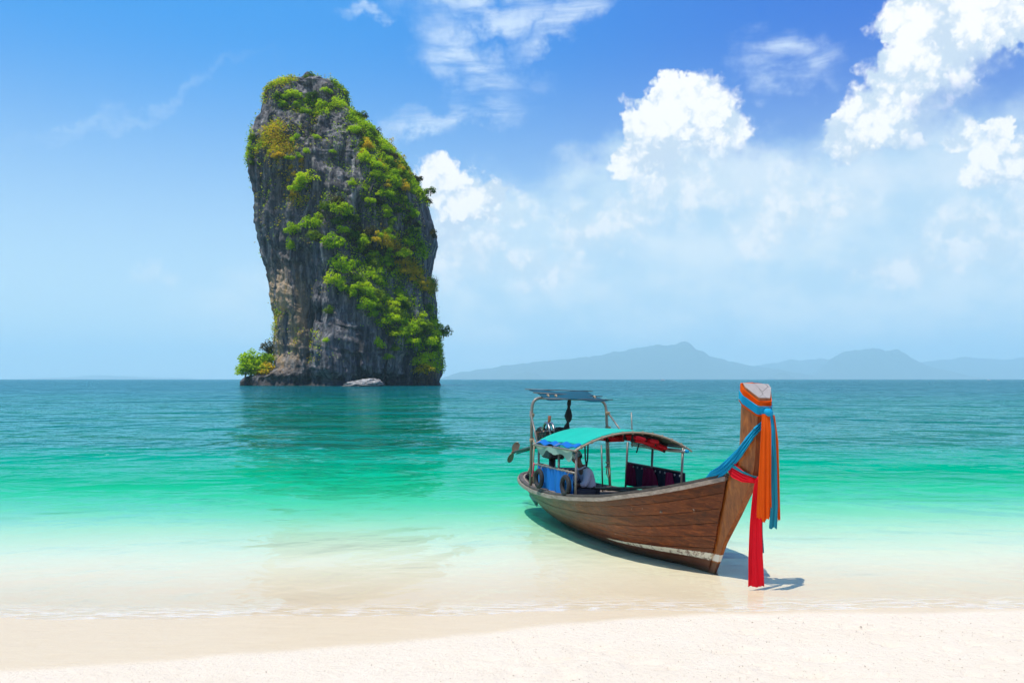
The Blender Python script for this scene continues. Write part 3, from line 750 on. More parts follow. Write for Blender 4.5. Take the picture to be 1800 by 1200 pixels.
def m_hull(N):
    co = obj_co(N); x, y, z = N.xyz(co)
    oi = N.n('ShaderNodeObjectInfo').outputs['Random']
    g = N.noise(N.map(co, (.7, 3, 9)), 3.2, 7, .66, .8).outputs[0]; n2 = N.noise(co, 2.1, 6, .6).outputs[0]; n3 = N.noise(co, 26, 4, .6).outputs[0]
    c = N.ramp(g, [(.28, (.028, .006, .002)), (.5, (.125, .030, .008)), (.72, (.28, .075, .017))])
    c = N.mix(1.0, c, N.ramp(oi, [(0, (.6, .62, .66)), (.5, (1, 1, 1)), (1, (1.35, 1.15, 1.0))]), 'MULTIPLY')
    # worn planks aft, with the sea's green-grey reflection painted into the colour
    c = N.mix(N.mul(N.ss(N.add(x, N.mul(N.sub(n2, .5), 2.4)), -2.6, -5.6), .65), c, N.mix(g, (.050, .046, .028), (.15, .14, .092)))
    c = N.mix(N.ss(N.noise(N.map(co, (.5, 2, 1)), 2.6, 7, .7).outputs[0], .52, .68, 0, .55), c, (.030, .016, .010))
    # scrapes running down the planks
    sc = N.noise(N.map(co, (16, 16, .6), rot=(0, R(14), 0)), 1.6, 4, .6).outputs[0]
    c = N.mix(N.mul(N.ss(sc, .69, .74), N.ss(n2, .46, .58, 0, .75)), c, (.62, .55, .46))
    # painted waterline band, chipped, red-brown bottom paint under it
    u = N.add(x, 2.35); zc = N.add(N.mul(u, .058), .065); w = N.m('MAXIMUM', N.add(N.mul(u, .020), .004), .0)
    zz = N.add(z, N.mul(N.sub(n3, .5), .02))
    band = N.mul(N.ss(N.m('ABSOLUTE', N.sub(zz, zc)), N.add(w, .004), w), N.ss(u, 0, .2))
    low = N.mul(N.ss(N.sub(zc, zz), 0, .01), N.ss(u, -1.2, .3))
    c = N.mix(N.mul(low, .85), c, N.mix(n2, (.085, .030, .016), (.14, .055, .03)))
    c = N.mix(N.mul(band, N.ss(N.noise(co, 9, 6, .7).outputs[0], .40, .50, .25, 1)), c, N.mix(n3, (.66, .58, .40), (.80, .76, .66)))
    # wet, weedy foot
    c = N.mix(N.ss(zz, .07, -.02, 0, .45), c, (.035, .035, .018))
    out(N, principled(N, c, N.lin(n3, .3, .7, .36, .56), N.bump(N.add(g, N.mul(n3, .4)), .45, .006), **{'Specular IOR Level': .28}))
M_HULL = mat('varnished hull planks', m_hull)
def wood(name, a, b, c_, rough=.65, sc=(1, 6, 6), grey=.0, band=False):
    def f(N):
        co = obj_co(N); g = N.noise(N.map(co, sc), 4, 7, .66, .7).outputs[0]; n2 = N.noise(co, 5, 6, .65).outputs[0]; n3 = N.noise(co, 40, 3, .6).outputs[0]
        c = N.ramp(g, [(.25, a), (.5, b), (.78, c_)])
        c = N.mix(1.0, c, N.ramp(N.n('ShaderNodeObjectInfo').outputs['Random'], [(0, (.75, .75, .75)), (1, (1.2, 1.2, 1.2))]), 'MULTIPLY')
        if band:
            z = N.add(N.xyz(co)[2], N.mul(N.sub(n3, .5), .02)); c = N.mix(N.ss(z, .13, .12, 0, .8), c, (.10, .038, .02)); c = N.mix(N.mul(N.mul(N.ss(z, .14, .15), N.ss(z, .255, .245)), N.ss(n2, .38, .46)), c, (.74, .70, .60))
        if grey: c = N.mix(N.ss(n2, .45, .65, 0, grey), c, (.36, .31, .25))
        out(N, principled(N, c, N.lin(n3, .3, .7, rough-.1, rough+.1), N.bump(N.add(g, n3), .5, .004)))
    return mat(name, f)
M_PROW = wood('orange brown prow timber', band=True, a=(.085, .020, .003), b=(.24, .066, .009), c_=(.40, .14, .026), rough=.42, sc=(5, 5, .9))
M_RAIL = wood('bleached rail wood', (.13, .10, .075), (.30, .24, .185), (.50, .42, .34), .8)
M_RAILD = wood('dark rail wood', (.035, .028, .022), (.085, .068, .055), (.19, .155, .125), .75)
M_DECK = wood('deck boards', (.07, .05, .032), (.17, .12, .08), (.30, .23, .16), .75, grey=.5)
M_INNER = simple('dark inner hull', (.05, .036, .026), .8, .4, 4, .004)
M_PIPE = simple('weathered grey pipe', (.21, .185, .155), .45, .3, 14, .001, .35, (.16, .09, .05), .5)
M_PIPED = simple('dark tarnished pipe', (.12, .115, .105), .45, .3, 14, .001, .4)
M_EDGE = simple('bleached bamboo edge', (.30, .235, .16), .7, .35, 12, .002)
M_ROPE = simple('old rope', (.33, .25, .16), .95, .4, 60, .004)
M_BLACK = simple('black rubber', (.012, .012, .013), .8, .4, 20, .002)
M_BCLOTH = simple('black cloth', (.012, .012, .014), .85, .3, 12, .004)
def cloth(name, col, trans=.25, fold=0.0, dirt=None, sheen=.8):
    def f(N):
        co = obj_co(N); n = N.noise(co, 3.5, 6, .6).outputs[0]; n2 = N.noise(co, 420, 2, .5).outputs[0]; w = N.noise(N.map(co, (1, 1, .12)), 38, 3, .6).outputs[0]
        c = N.mix(n, tuple(q*.82 for q in col), tuple(min(1, q*1.15) for q in col))
        if dirt: c = N.mix(N.ss(N.noise(co, 2.2, 7, .7).outputs[0], .52, .72, 0, .5), c, dirt)
        nm = N.bump(N.add(N.mul(w, .8), N.mul(n2, .05)), .55, .006)
        d = principled(N, c, sheen, nm, **{'Specular IOR Level': .2}); t = N.n('ShaderNodeBsdfTranslucent', i={0: c, 'Normal': nm}).outputs[0]
        out(N, N.n('ShaderNodeMixShader', i={0: trans, 1: d, 2: t}).outputs[0])
    return mat(name, f)
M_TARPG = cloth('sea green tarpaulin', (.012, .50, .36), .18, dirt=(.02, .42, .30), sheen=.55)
M_TARPB = cloth('blue tarpaulin', (.010, .16, .52), .2, dirt=(.03, .12, .33), sheen=.5)
M_TARPT = cloth('faded teal tarpaulin', (.008, .085, .12), .15, dirt=(.03, .08, .09), sheen=.6)
M_TARPW = cloth('torn pale green sheet', (.34, .50, .42), .3, dirt=(.10, .32, .24))
M_NAVY = cloth('navy cloth', (.012, .018, .045), .1)
M_MAROON = cloth('maroon cloth', (.20, .010, .060), .15)
M_RED = cloth('scarlet sash cloth', (.90, .014, .035), .5)
M_ORANGE = cloth('orange sash cloth', (.95, .15, .006), .5)
M_CYAN = cloth('sky blue sash cloth', (.015, .46, .72), .45)
M_TEALS = cloth('teal sash cloth', (.012, .20, .27), .2)
M_VEST = cloth('red life vest', (.55, .012, .022), .05)

# hull lines: fore-and-aft position, half breadth and height of the gunwale
GX = np.array([-7.55,-7.52,-7.38,-7.05,-6.55,-5.9,-5.13,-3.93,-2.8,-1.69,-1.1,-.54,-.11,.27,.50])
GH = np.array([.04,.22,.42,.56,.68,.80,.91,1.01,1.05,.99,.89,.71,.50,.28,.145])
GZ = np.array([.60,.595,.57,.535,.51,.505,.52,.58,.685,.825,.945,1.07,1.195,1.32,1.40])
_L = np.concatenate([[0], np.cumsum(np.hypot(np.diff(GX), np.diff(GH)))]); _L /= _L[-1]
def smooth_interp(t, xp, fp):
    f = np.interp(t, xp, fp); n = 9
    for w in (.006, .012): f = f*.5+.25*(np.interp(np.clip(t-w, 0, 1), xp, fp)+np.interp(np.clip(t+w, 0, 1), xp, fp))
    return f
NT_ = 130; TT = np.linspace(0, 1, NT_)
gx, gh, gz = (smooth_interp(TT, _L, q) for q in (GX, GH, GZ))
gh[0] = .02
kx = -7.25+(gx+7.55)/8.05*7.13; kz = np.interp(gx, [-7.55,-7.0,-6.0,-4.5,-1,.5], [.16,.06,-.05,-.16,-.13,-.06])
pw = np.interp(gx, [-7.55,-6.5,-5.5,-1.4,-.6,.5], [.75,.55,.44,.42,.55,.92])
def hull(i, s):
    x = kx[i]+(gx[i]-kx[i])*s**1.0; kw = .03
    y = kw+(gh[i]-kw)*s**pw[i] if gh[i] > kw else gh[i]
    return x, y, kz[i]+(gz[i]-kz[i])*s**1.2
boat = thing('longtail_boat', (0,0,0), 'brown wooden long-tail boat with a tall prow beached in the shallows', 'boat')
NS = 8; edges = np.linspace(0, 1, NS+1)**1.1
for side in (-1, 1):
    for k in range(NS):
        s0, s1 = edges[k]+(.0024+.001*(k%3) if k else 0), edges[k+1]-.0024
        off = .004*((k*7)%3-1)
        grid = []
        for i in range(NT_):
            row = []
            for q in np.linspace(s0, s1, 5):
                x, y, z = hull(i, q); row.append((x, side*(y+off-.004*abs(2*(q-s0)/(s1-s0)-1)**3), z))
            grid.append(row if side < 0 else row[::-1])
        part(MB().sheet(grid, .030), 'hull_plank', M_HULL, boat, True, 40)
    grid = [[(lambda p: (p[0], side*max(p[1]-.028, 0), p[2]))(hull(i, q)) for q in np.linspace(.0, .985, 12)] for i in range(0, NT_-1, 2)]
    part(MB().sheet(grid if side < 0 else [r_[::-1] for r_ in grid], .012), 'hull_lining', M_INNER, boat, True)
    # rails: bleached rubbing strake outside, dark cap inside
    for nm, dy, dz, w, h_, mt in (('rubbing_rail', .034, -.035, .055, .062, M_RAIL), ('cap_rail', -.012, .020, .085, .035, M_RAILD), ('inner_rail', -.075, -.005, .05, .05, M_RAIL)):
        rings = []
        for i in range(0, NT_):
            a = Vector((gx[min(i+1, NT_-1)]-gx[max(i-1, 0)], side*(gh[min(i+1, NT_-1)]-gh[max(i-1, 0)]), 0)).normalized()
            nrm = Vector((a.y, -a.x, 0))*(1 if side < 0 else -1)
            if nrm.dot(Vector((0, side, 0))) < 0 and i > 8: nrm = -nrm
            c_ = Vector((gx[i], side*gh[i], gz[i]+dz))+nrm*dy
            if i == 0: c_.y = 0
            jt = .004*math.sin(i*1.3+side)
            rings.append([c_+nrm*(w/2+jt)+Vector((0,0,h_/2)), c_+nrm*(w/2+jt)-Vector((0,0,h_/2)), c_-nrm*w/2-Vector((0,0,h_/2)), c_-nrm*w/2+Vector((0,0,h_/2))])
        part(MB().loft(rings), nm, mt, boat, True, 50)
    # ribs
    for i in range(8, NT_-14, 7):
        path = [(lambda p: (p[0], side*max(p[1]-.055, 0), p[2]))(hull(i, q)) for q in np.linspace(.25, .97, 7)]
        part(MB().tube(path, .026, 6), 'rib', M_DECK, boat)
# keel
part(MB().tube([(kx[i], 0, kz[i]-.01) for i in range(0, NT_, 6)]+[(0.02, 0, -.06)], .035, 6), 'keel', M_HULL, boat)
# stem and prow: wedge-shaped timber, broad at the back, narrow at the front
PZ = [(-.14,-.05,-.26,.035,.018),(.0,.005,-.20,.05,.022),(.2,.115,-.125,.062,.026),(.43,.232,-.03,.08,.03),(.87,.553,.22,.10,.04),(1.24,.80,.40,.125,.05),(1.40,.905,.50,.145,.06),(1.52,.93,.665,.125,.052),(1.70,.955,.705,.132,.056),(2.0,.985,.745,.155,.066),(2.29,1.03,.785,.180,.08)]
rings = []
for z, xf, xb, wb, wf in PZ:
    rings.append([Vector((xb, -wb, z)), Vector((xb+.3*(xf-xb), -wb*1.02, z)), Vector((xf, -wf, z)), Vector((xf, wf, z)), Vector((xb+.3*(xf-xb), wb*1.02, z)), Vector((xb, wb, z))])
xf, xb, wb, wf = 1.045, .835, .192, .085
rings.append([Vector((xb, -wb, 2.64)), Vector((xb+.06, -wb*1.03, 2.59)), Vector((xf, -wf, 2.455)), Vector((xf, wf, 2.455)), Vector((xb+.06, wb*1.03, 2.59)), Vector((xb, wb, 2.64))])
fine = []
for a, b in zip(rings[:-1], rings[1:]):
    for t in np.linspace(0, 1, 5)[:-1]: fine.append([p.lerp(q, t) for p, q in zip(a, b)])
fine.append(rings[-1])
mb = MB(); mb.loft(fine, caps=False); n = 6; mb.f.append(tuple(range(n))[::-1])
prow_ = part(mb, 'prow', M_PROW, boat, True, 28)
top = rings[-1]; cen = sum(top, Vector())/6; up_ = Vector((.5, 0, .87))
mb = MB(); mb.loft([[p+(p-cen)*-.0+Vector((0,0,0)) for p in top], [cen+(p-cen)*.985+up_*.006 for p in top]], caps=True)
def m_end(N):
    co = obj_co(N); r_ = N.n('ShaderNodeTexNoise', i={'Vector': co, 'Scale': 14, 'Detail': 6}).outputs[0]; v = N.n('ShaderNodeTexVoronoi', feature='DISTANCE_TO_EDGE', i={'Vector': N.map(co, (1, 1, .3)), 'Scale': 4.0}).outputs[0]
    c = N.mix(r_, (.24, .205, .18), (.44, .40, .37)); c = N.mix(N.ss(v, .0, .014, .9, 0), c, (.05, .04, .035)); out(N, principled(N, c, .85, N.bump(r_, .5, .004)))
part(mb, 'prow_end', mat('weathered end grain', m_end), prow_)
# skeg board at the stern
part(MB().box((-7.35, -.12, .12), (.42, .035, .34), Euler((R(12), R(28), R(8))), .008), 'skeg', simple('grey painted board', (.20, .20, .20), .6, .4, 6), boat)
# deck boards, each a plank across the boat
dk = np.arange(-6.9, -.55, .165)
for q, x in enumerate(dk):
    hb = float(np.interp(x, gx, gh)); zt = float(np.interp(x, [-7, -3, -1.5, -.4], [.40, .52, .62, .78]))
    s_ = .80; w = hb*s_
    part(MB().box((x, 0, zt+random.uniform(-.006, .006)), (.150, 2*w, .026), Euler((0, R(-2 if x < -2 else -9), random.uniform(-.008, .008))), .005), 'deck_plank', M_DECK, boat)
for x in (-6.2, -5.0, -1.9):
    hb = float(np.interp(x, gx, gh)); zt = float(np.interp(x, GX, GZ))
    part(MB().box((x, 0, zt-.06), (.22, 2*hb-.08, .04), None, .006), 'thwart', M_DECK, boat)
part(MB().sheet([[(x, y*float(np.interp(x, gx, gh))*.93, float(np.interp(x, gx, gz))-.03) for y in np.linspace(-1, 1, 7)] for x in np.linspace(-.55, .45, 12)], .03), 'foredeck', M_DECK, boat, True, 40)

# tall stern arch of bent pipe
def bend(pts, r_, n=6):
    res = [Vector(pts[0])]
    for a, b, c_ in zip(pts[:-2], pts[1:-1], pts[2:]):
        a, b, c_ = Vector(a), Vector(b), Vector(c_); p0 = b+(a-b).normalized()*r_; p2 = b+(c_-b).normalized()*r_
        for t in np.linspace(0, 1, n): res.append(p0*(1-t)**2+b*2*t*(1-t)+p2*t*t)
    return res+[Vector(pts[-1])]
part(MB().tube(bend([(-5.52,-.85,.46),(-5.61,-.85,2.30),(-5.81,.85,2.30),(-5.44,.85,.46)], .22), .030, 10), 'arch', M_PIPE, boat, True)
part(MB().tube([(-5.60,-.88,2.02),(-4.92,-.95,1.42)], .018, 8), 'brace', M_PIPE, boat, True)
part(MB().tube([(-5.72,.86,2.05),(-5.0,.92,1.60)], .018, 8), 'brace', M_PIPE, boat, True)
for (a, b) in (((-5.58,-.85,1.95), .05), ((-5.55,-.85,1.45), .045), ((-5.68,.85,2.02), .05), ((-5.62,.85,1.72), .048)):
    part(MB().torus(a, b*.75, .016, None, 12, 6).torus((a[0], a[1], a[2]+.022), b*.72, .016, None, 12, 6).torus((a[0], a[1], a[2]-.022), b*.72, .014, None, 12, 6), 'lashing', M_ROPE, boat, True)
# arch sunshade
def shade_pt(u, v):   # u across, v fore-aft
    return (-6.35+1.10*v-.10*u, -.66+1.36*u, 2.445-.165*v+.02*math.sin(math.pi*v)*math.sin(math.pi*u)+.018*math.sin(9*u+4*v))
part(MB().sheet([[shade_pt(u, v) for v in np.linspace(0, 1, 14)] for u in np.linspace(0, 1, 22)], .012), 'sunshade', M_TARPT, boat, True, 50)
for v in (.02, .5, .98):
    p0, p1 = shade_pt(0, v), shade_pt(1, v); part(MB().tube([(p0[0], p0[1]-.10, p0[2]+.02), (p1[0]-.02, p1[1]+.12, p1[2]+.02)], .010, 6), 'sunshade_pole', M_PIPED, boat, True)
for u in (.12, .25, .9):
    p = shade_pt(u, .5); part(MB().torus((-5.64-.12*u, p[1], 2.32), .045, .02, Euler((R(90), 0, 0)).to_matrix(), 12, 6), 'lashing', M_ROPE, boat, True)

# barrel canopy
CXF, CXB = -2.80, -4.86
def can_pt(t, v, dz=0.0):        # t across from starboard, v aft
    y = -1.04+2.10*t; z = 1.475+.065*t+.285*(1-abs(2*t-1)**2.1)-.05*v+.012*math.sin(11*t+5*v)*math.sin(math.pi*v)+dz
    return (CXF+(CXB-CXF)*v-.0*t, y, z)
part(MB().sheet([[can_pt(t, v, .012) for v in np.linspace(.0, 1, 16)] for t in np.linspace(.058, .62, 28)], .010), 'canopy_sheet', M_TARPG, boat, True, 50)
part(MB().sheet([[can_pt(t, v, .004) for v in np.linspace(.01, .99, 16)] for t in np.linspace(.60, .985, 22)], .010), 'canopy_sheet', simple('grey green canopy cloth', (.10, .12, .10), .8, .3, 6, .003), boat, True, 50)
part(MB().sheet([[(lambda p: (p[0], p[1], p[2]+.02*math.sin(v*23)*(t < .09)))(can_pt(t, v, .006)) for v in np.linspace(.02, .99, 30)] for t in np.linspace(.012, .062, 6)], .014), 'rolled_edge', M_TARPB, boat, True, 60)
for v, rr, mt in ((-.012, .018, M_EDGE), (.012, .012, M_PIPE), (1.0, .018, M_EDGE), (.5, .014, M_PIPED)):
    part(MB().tube([can_pt(t, v, -.012) for t in np.linspace(-.01, 1.01 if v > 0 else 1.05, 34)], rr, 8), 'canopy_rib', mt, boat, True)
for t in (.0, .985):
    part(MB().tube([can_pt(t, v, -.02) for v in np.linspace(-.03, 1.02, 8)], .018, 8), 'canopy_rail', M_PIPE, boat, True)
for t in (.25, .5, .75):
    part(MB().tube([can_pt(t, v, -.02) for v in np.linspace(0, 1, 8)], .011, 6), 'canopy_batten', M_EDGE, boat, True)
for (x, y, zt, mt, z0) in ((-2.84,-1.0,1.475,M_PIPE,.55),(-3.85,-.92,1.45,M_PIPE,.50),(-4.84,-.95,1.43,M_PIPE,.48),(-2.83,1.02,1.53,M_PIPE,.62),(-3.93,1.0,1.50,M_PIPED,.50),(-4.95,.97,1.48,M_PIPED,.48)):
    part(MB().tube([(x, y*.985, z0), (x, y, zt)], .023, 8), 'canopy_post', mt, boat, True)
part(MB().tube([(-2.9,-.985,1.07),(-4.9,-.945,1.03)], .017, 8), 'side_rail', M_PIPE, boat, True)
part(MB().tube([(-2.83,1.01,1.095),(-4.98,.97,1.075)], .015, 8), 'side_rail', M_PIPED, boat, True)
for q in range(11):
    p = can_pt(.05+.09*q, -.012, -.012); part(MB().torus(p, .028, .007, Euler((0, R(90), R(20))).to_matrix(), 10, 5), 'lashing', M_ROPE, boat, True)
# torn pale valance below the starboard canopy edge
g = [[(-2.95-1.9*u, -1.03+.03*math.sin(9*u), 1.43-(.05+.10*abs(math.sin(5.2*u+.6))+.05*math.sin(17*u))*w) for w in np.linspace(0, 1, 5)] for u in np.linspace(0, 1, 36)]
part(MB().sheet(g, .006), 'valance', M_TARPW, boat, True, 60)
# clear roll along the port canopy edge
part(MB().tube([(-2.72,1.02,1.475),(-3.3,1.03,1.45),(-3.9,1.02,1.44),(-4.8,1.0,1.44)], [.03,.036,.04,.035], 8), 'rolled_curtain', simple('clear plastic roll', (.42, .42, .38), .3, .3, 8), boat, True)
part(MB().tube([(-2.66,1.02,1.476),(-2.72,1.02,1.475)], .03, 10), 'pipe_plug', M_CYAN, boat, True)

# blue side curtain with its folds
e = thing('side_curtain', (-3.9,-.97,.62), 'bright blue tarpaulin curtain hung along the near side of the boat', 'curtain')
g = [[(-3.02-1.80*u, -.985+.045*u+.022*math.sin(24*u+2.5*w)*(.25+w)+.012*math.sin(61*u), 1.062-.04*u-(.42+.02*math.sin(7*u))*w) for w in np.linspace(0, 1, 10)] for u in np.linspace(0, 1, 64)]
cl_ = part(MB().sheet(g, .006), 'cloth', M_TARPB, e, True, 60)
for q in range(9):
    u = .05+.112*q; part(MB().torus((-3.0-1.84*u, -.975+.045*u, 1.065-.04*u), .028, .006, Euler((0, R(90), 0)).to_matrix(), 10, 5), 'tie', M_ROPE, cl_, True)
for x, z, lab in ((-3.17, .83, 'small black tyre at the front end of the blue curtain'), (-4.52, .80, 'small black tyre at the stern end of the blue curtain')):
    e = thing('tyre', (x, -1.04, z-.2), lab, 'tyre', 'tyres hung by the blue curtain')
    Mr = Euler((R(90), 0, R(3))).to_matrix(); t_ = part(MB().torus((x, -1.045, z), (.145), .045, Mr, 36, 12, .9), 'tyre_ring', M_BLACK, e, True)
    part(MB().tube([(x, -1.03, z+.15), (x, -.985, z+.24)], .007, 5), 'hanger', M_ROPE, t_)
# navy curtain on the far side
e = thing('side_curtain', (-3.9,1.0,.65), 'dark navy curtain with pale eyelets hung along the far side of the boat', 'curtain')
g = [[(-2.74-2.2*u, 1.03-.05*u+.025*math.sin(21*u+2*w)*(.2+w), 1.092-.015*u-.46*w) for w in np.linspace(0, 1, 9)] for u in np.linspace(0, 1, 60)]
cl_ = part(MB().sheet(g, .006), 'cloth', M_NAVY, e, True, 60)
for q in range(12):
    u = .06+.08*q; part(MB().torus((-2.74-2.2*u, 1.0-.05*u, 1.03-.015*u), .016, .006, Euler((R(90), 0, 0)).to_matrix(), 10, 5), 'eyelet', simple('pale eyelet', (.5, .5, .5), .4), cl_, True)
for (x0, w, sw, lab) in ((-4.72, .36, .5, 'maroon garment hanging at the stern end of the navy curtain'), (-3.95, .60, 1.0, 'wide maroon garment hanging in the middle of the navy curtain'), (-3.15, .26, .4, 'narrow maroon garment hanging near the bow end of the navy curtain')):
    e = thing('hanging_garment', (x0, .93, .70), lab, 'garment', 'maroon garments on the navy curtain')
    g = [[(x0+(u-.5)*w*(.45+.55*q)+.05*sw*math.sin(3*q), .955-.02*math.sin(6*u)+.028*math.sin(19*u+3*q)*(.3+q), 1.06-.40*q) for q in np.linspace(0, 1, 8)] for u in np.linspace(0, 1, 22)]
    part(MB().sheet(g, .014), 'cloth', M_MAROON, e, True, 60)
    g = [[(x0+(u-.5)*w*.5-.10*w, .925+.02*math.sin(17*u+3*q), 1.05-.30*q) for q in np.linspace(0, 1, 6)] for u in np.linspace(0, .35, 8)]
    part(MB().sheet(g, .010), 'sleeve', M_MAROON, e, True, 60)
# life vests stowed under the roof
for (x, y, z, rz, rx, lab) in ((-3.05, .30, 1.665, 12, -9, 'red life vest with black straps stowed under the canopy front'), (-3.35, .66, 1.585, -8, -20, 'red life vest stowed under the canopy beside the far posts'), (-3.75, .05, 1.655, 30, 0, 'dark red life vest deeper under the canopy')):
    e = thing('life_vest', (x, y, z-.05), lab, 'life vest', 'life vests stowed under the canopy')
    rot = Euler((R(rx), R(4), R(rz)))
    def at(v): return Vector((x, y, z))+rot.to_matrix() @ Vector(v)
    part(MB().box(at((0,-.15,0)), (.46,.22,.07), rot, .028), 'front_panel', M_VEST, e); part(MB().box(at((0,.15,0)), (.46,.22,.07), rot, .028), 'front_panel', M_VEST, e)
    part(MB().box(at((-.03,0,-.055)), (.40,.44,.05), rot, .022), 'back_panel', M_VEST, e)
    for dx in (-.12, .1): part(MB().box(at((dx,0,-.003)), (.035,.56,.165), rot, .006), 'strap', M_BCLOTH, e)
# straps and rope hanging from the canopy
def rope_thing(name, path, r_, mt, label, cat, base=None):
    e = thing(name, path[-1], label, cat); part(MB().tube(path, r_, 7), 'line', mt, e, True); return e
rope_thing('strap', [(-2.95,-.80,1.53),(-2.96,-.78,1.30),(-2.99,-.74,1.18),(-3.05,-.70,1.30),(-3.05,-.70,1.58)], .014, M_BCLOTH, 'black strap looped from the canopy edge above the seated person', 'strap')
rope_thing('strap', [(-3.7,.62,1.70),(-3.72,.60,1.50),(-3.74,.57,1.36)], .013, M_BCLOTH, 'black strap end dangling under the middle of the canopy', 'strap')
e = rope_thing('rope', [(-5.65,.80,1.75),(-5.55,.79,1.2),(-5.48,.78,.98),(-5.45,.76,.80),(-5.43,.79,.72),(-5.42,.82,.80),(-5.46,.80,.98)], .013, M_ROPE, 'knotted rope hanging beside the far arch post', 'rope')
for z in (1.02, .93, 1.32): part(MB().torus((-5.49, .785, z), .022, .018, None, 10, 6), 'knot', M_ROPE, e, True)
rope_thing('rope', [(-5.60,-.80,1.50),(-5.42,-.84,1.40),(-5.38,-.86,1.1),(-5.42,-.84,.80),(-5.5,-.8,.62)], .016, M_ROPE, 'tangled rope by the near arch post', 'rope')
rope_thing('cord', [(-4.95,-1.0,1.05),(-5.02,-.98,.95),(-5.05,-1.0,.78)], .014, simple('pink cord', (.75, .10, .17), .8), 'pink cord tied at the stern end of the side rail', 'cord')
rope_thing('pole', [(-4.60,.9,1.40),(-4.63,.9,1.75),(-4.68,.9,2.08)], .013, M_PIPE, 'thin upright pole sticking up behind the canopy crown', 'pole')
rope_thing('pole', [(-5.03,.5,.46),(-5.17,.5,1.40)], .016, M_PIPED, 'thin dark pole standing by the seated person', 'pole')
rope_thing('oar', [(-4.9,.62,.55),(-3.7,.35,.66),(-2.9,.2,.74)], .03, M_RAILD, 'dark wooden pole lying across the deck', 'pole')
rope_thing('oar', [(-4.8,.15,.58),(-3.8,.55,.70),(-3.2,.75,.80)], .026, M_DECK, 'pale wooden pole lying crosswise on the deck', 'pole')
rope_thing('stern_rail', [(-7.3,-.3,.60),(-7.35,-.22,.78),(-7.38,.0,.82),(-7.36,.2,.78),(-7.3,.28,.60)], .016, M_EDGE, 'thin bent wooden hoop over the stern', 'hoop')

# black bag twisted and hung from the arch
e = thing('hanging_bag', (-5.9,.05,1.5), 'black cloth bundle tied in two and hung from the stern arch', 'bag')
part(MB().tube([(-5.72,.0,2.30),(-5.73,.0,2.20),(-5.74,.0,2.12),(-5.74,.0,2.05),(-5.75,0,1.95),(-5.75,.01,1.86),(-5.76,.0,1.81),(-5.78,-.01,1.74),(-5.80,-.02,1.62),(-5.82,-.03,1.52),(-5.83,-.03,1.46)], [.03,.045,.028,.055,.085,.06,.026,.055,.082,.072,.05], 10), 'cloth', M_BCLOTH, e, True)

# engine with its long tail
e = thing('longtail_engine', (-6.75,0,.62), 'black and rusty engine with a long propeller shaft at the stern', 'engine')
M_IRON = simple('greasy black iron', (.022, .021, .020), .45, .5, 14, .004, .5, (.12, .06, .025), .5)
M_RUST = simple('rusty brown iron', (.17, .055, .022), .8, .4, 18, .003)
M_CHROME = simple('worn chrome', (.30, .29, .27), .3, .2, 12, .0005, 1.0)
part(MB().tube([(-6.55,.0,.40),(-6.6,.0,1.05)], .075, 10), 'mount_post', M_IRON, e, True)
part(MB().box((-6.5,-.02,1.12), (.52,.34,.22), None, .03), 'mount_box', M_IRON, e)
mb = MB().box((-6.75,0,1.42), (.52,.36,.34), Euler((0, R(-6), 0)), .05)
for q in range(6): mb.box((-6.75, 0, 1.32+.045*q), (.58,.42,.014), Euler((0, R(-6), 0)))
part(mb, 'engine_block', M_IRON, e)
mb = MB().lathe([(.02,-.07),(.15,-.07),(.185,-.03),(.185,.03),(.15,.07),(.02,.07)], (-7.05,-.10,1.47), 22, Euler((R(90), 0, R(18))).to_matrix()); part(mb, 'flywheel_cover', M_IRON, e, True, 40)
mb = MB().lathe([(.02,-.02),(.07,-.02),(.07,.02),(.02,.02)], (-7.05,-.185,1.47), 16, Euler((R(90), 0, R(18))).to_matrix()); part(mb, 'pulley', M_RUST, e, True, 40)
for dy in (-.10, .0): part(MB().tube(bend([(-6.95,dy,1.55),(-6.9,dy,1.74),(-6.65,dy,1.76),(-6.45,dy,1.50)], .14), .030, 9), 'intake_pipe', M_CHROME, e, True)
part(MB().tube([(-6.98,.04,1.58),(-6.97,.05,1.90)], .035, 9), 'exhaust_stack', M_RUST, e, True)
part(MB().lathe([(.02,0),(.10,0),(.11,.04),(.11,.12),(.08,.16),(.02,.17)], (-6.35,.05,1.52), 16), 'air_filter', M_BLACK, e, True, 40)
for q in range(7):
    a = q*.9; part(MB().tube([(-7.0+.05*q,-.12+.03*math.sin(a),1.58),(-7.05+.06*q,-.19,1.46+.05*math.sin(a*2)),(-6.9+.03*q,-.15,1.33)], .013, 5), 'hose', (M_BLACK, M_RUST, M_ROPE)[q%3], e, True)
part(MB().tube([(-6.95,-.02,1.36),(-7.6,-.13,1.16),(-8.45,-.25,.985)], [.045,.035,.028], 9), 'shaft', simple('green painted shaft', (.055, .085, .07), .5, .4, 10, .001, .2, (.15, .10, .07), .5), e, True)
part(MB().tube([(-7.35,-.10,1.17),(-8.3,-.24,.96)], .014, 6), 'shaft_guard', M_IRON, e, True)
prop = part(MB().lathe([(.01,-.06),(.03,-.05),(.035,.05),(.01,.07)], (-8.50,-.255,.975), 12, Euler((0, R(80), R(8))).to_matrix()), 'propeller', M_RUST, e, True)
for a in (65, 245):
    ar = R(a); c_ = Vector((-8.5, -.255+.135*math.cos(ar), .975+.135*math.sin(ar)))
    rot = Euler((ar-R(90), 0, 0)).to_matrix() @ Euler((0, 0, R(62))).to_matrix()
    g = [[c_+rot @ Vector((.085*math.sqrt(max(0, 1-v*v))*u+1e-4*u, .018*u*v, .125*v)) for u in np.linspace(-1, 1, 7)] for v in np.linspace(-1, 1, 11)]
    part(MB().sheet(g, .012), 'blade', simple('brown bronze', (.16, .11, .07), .5, .4, 20, .001, .6), prop, True, 50)
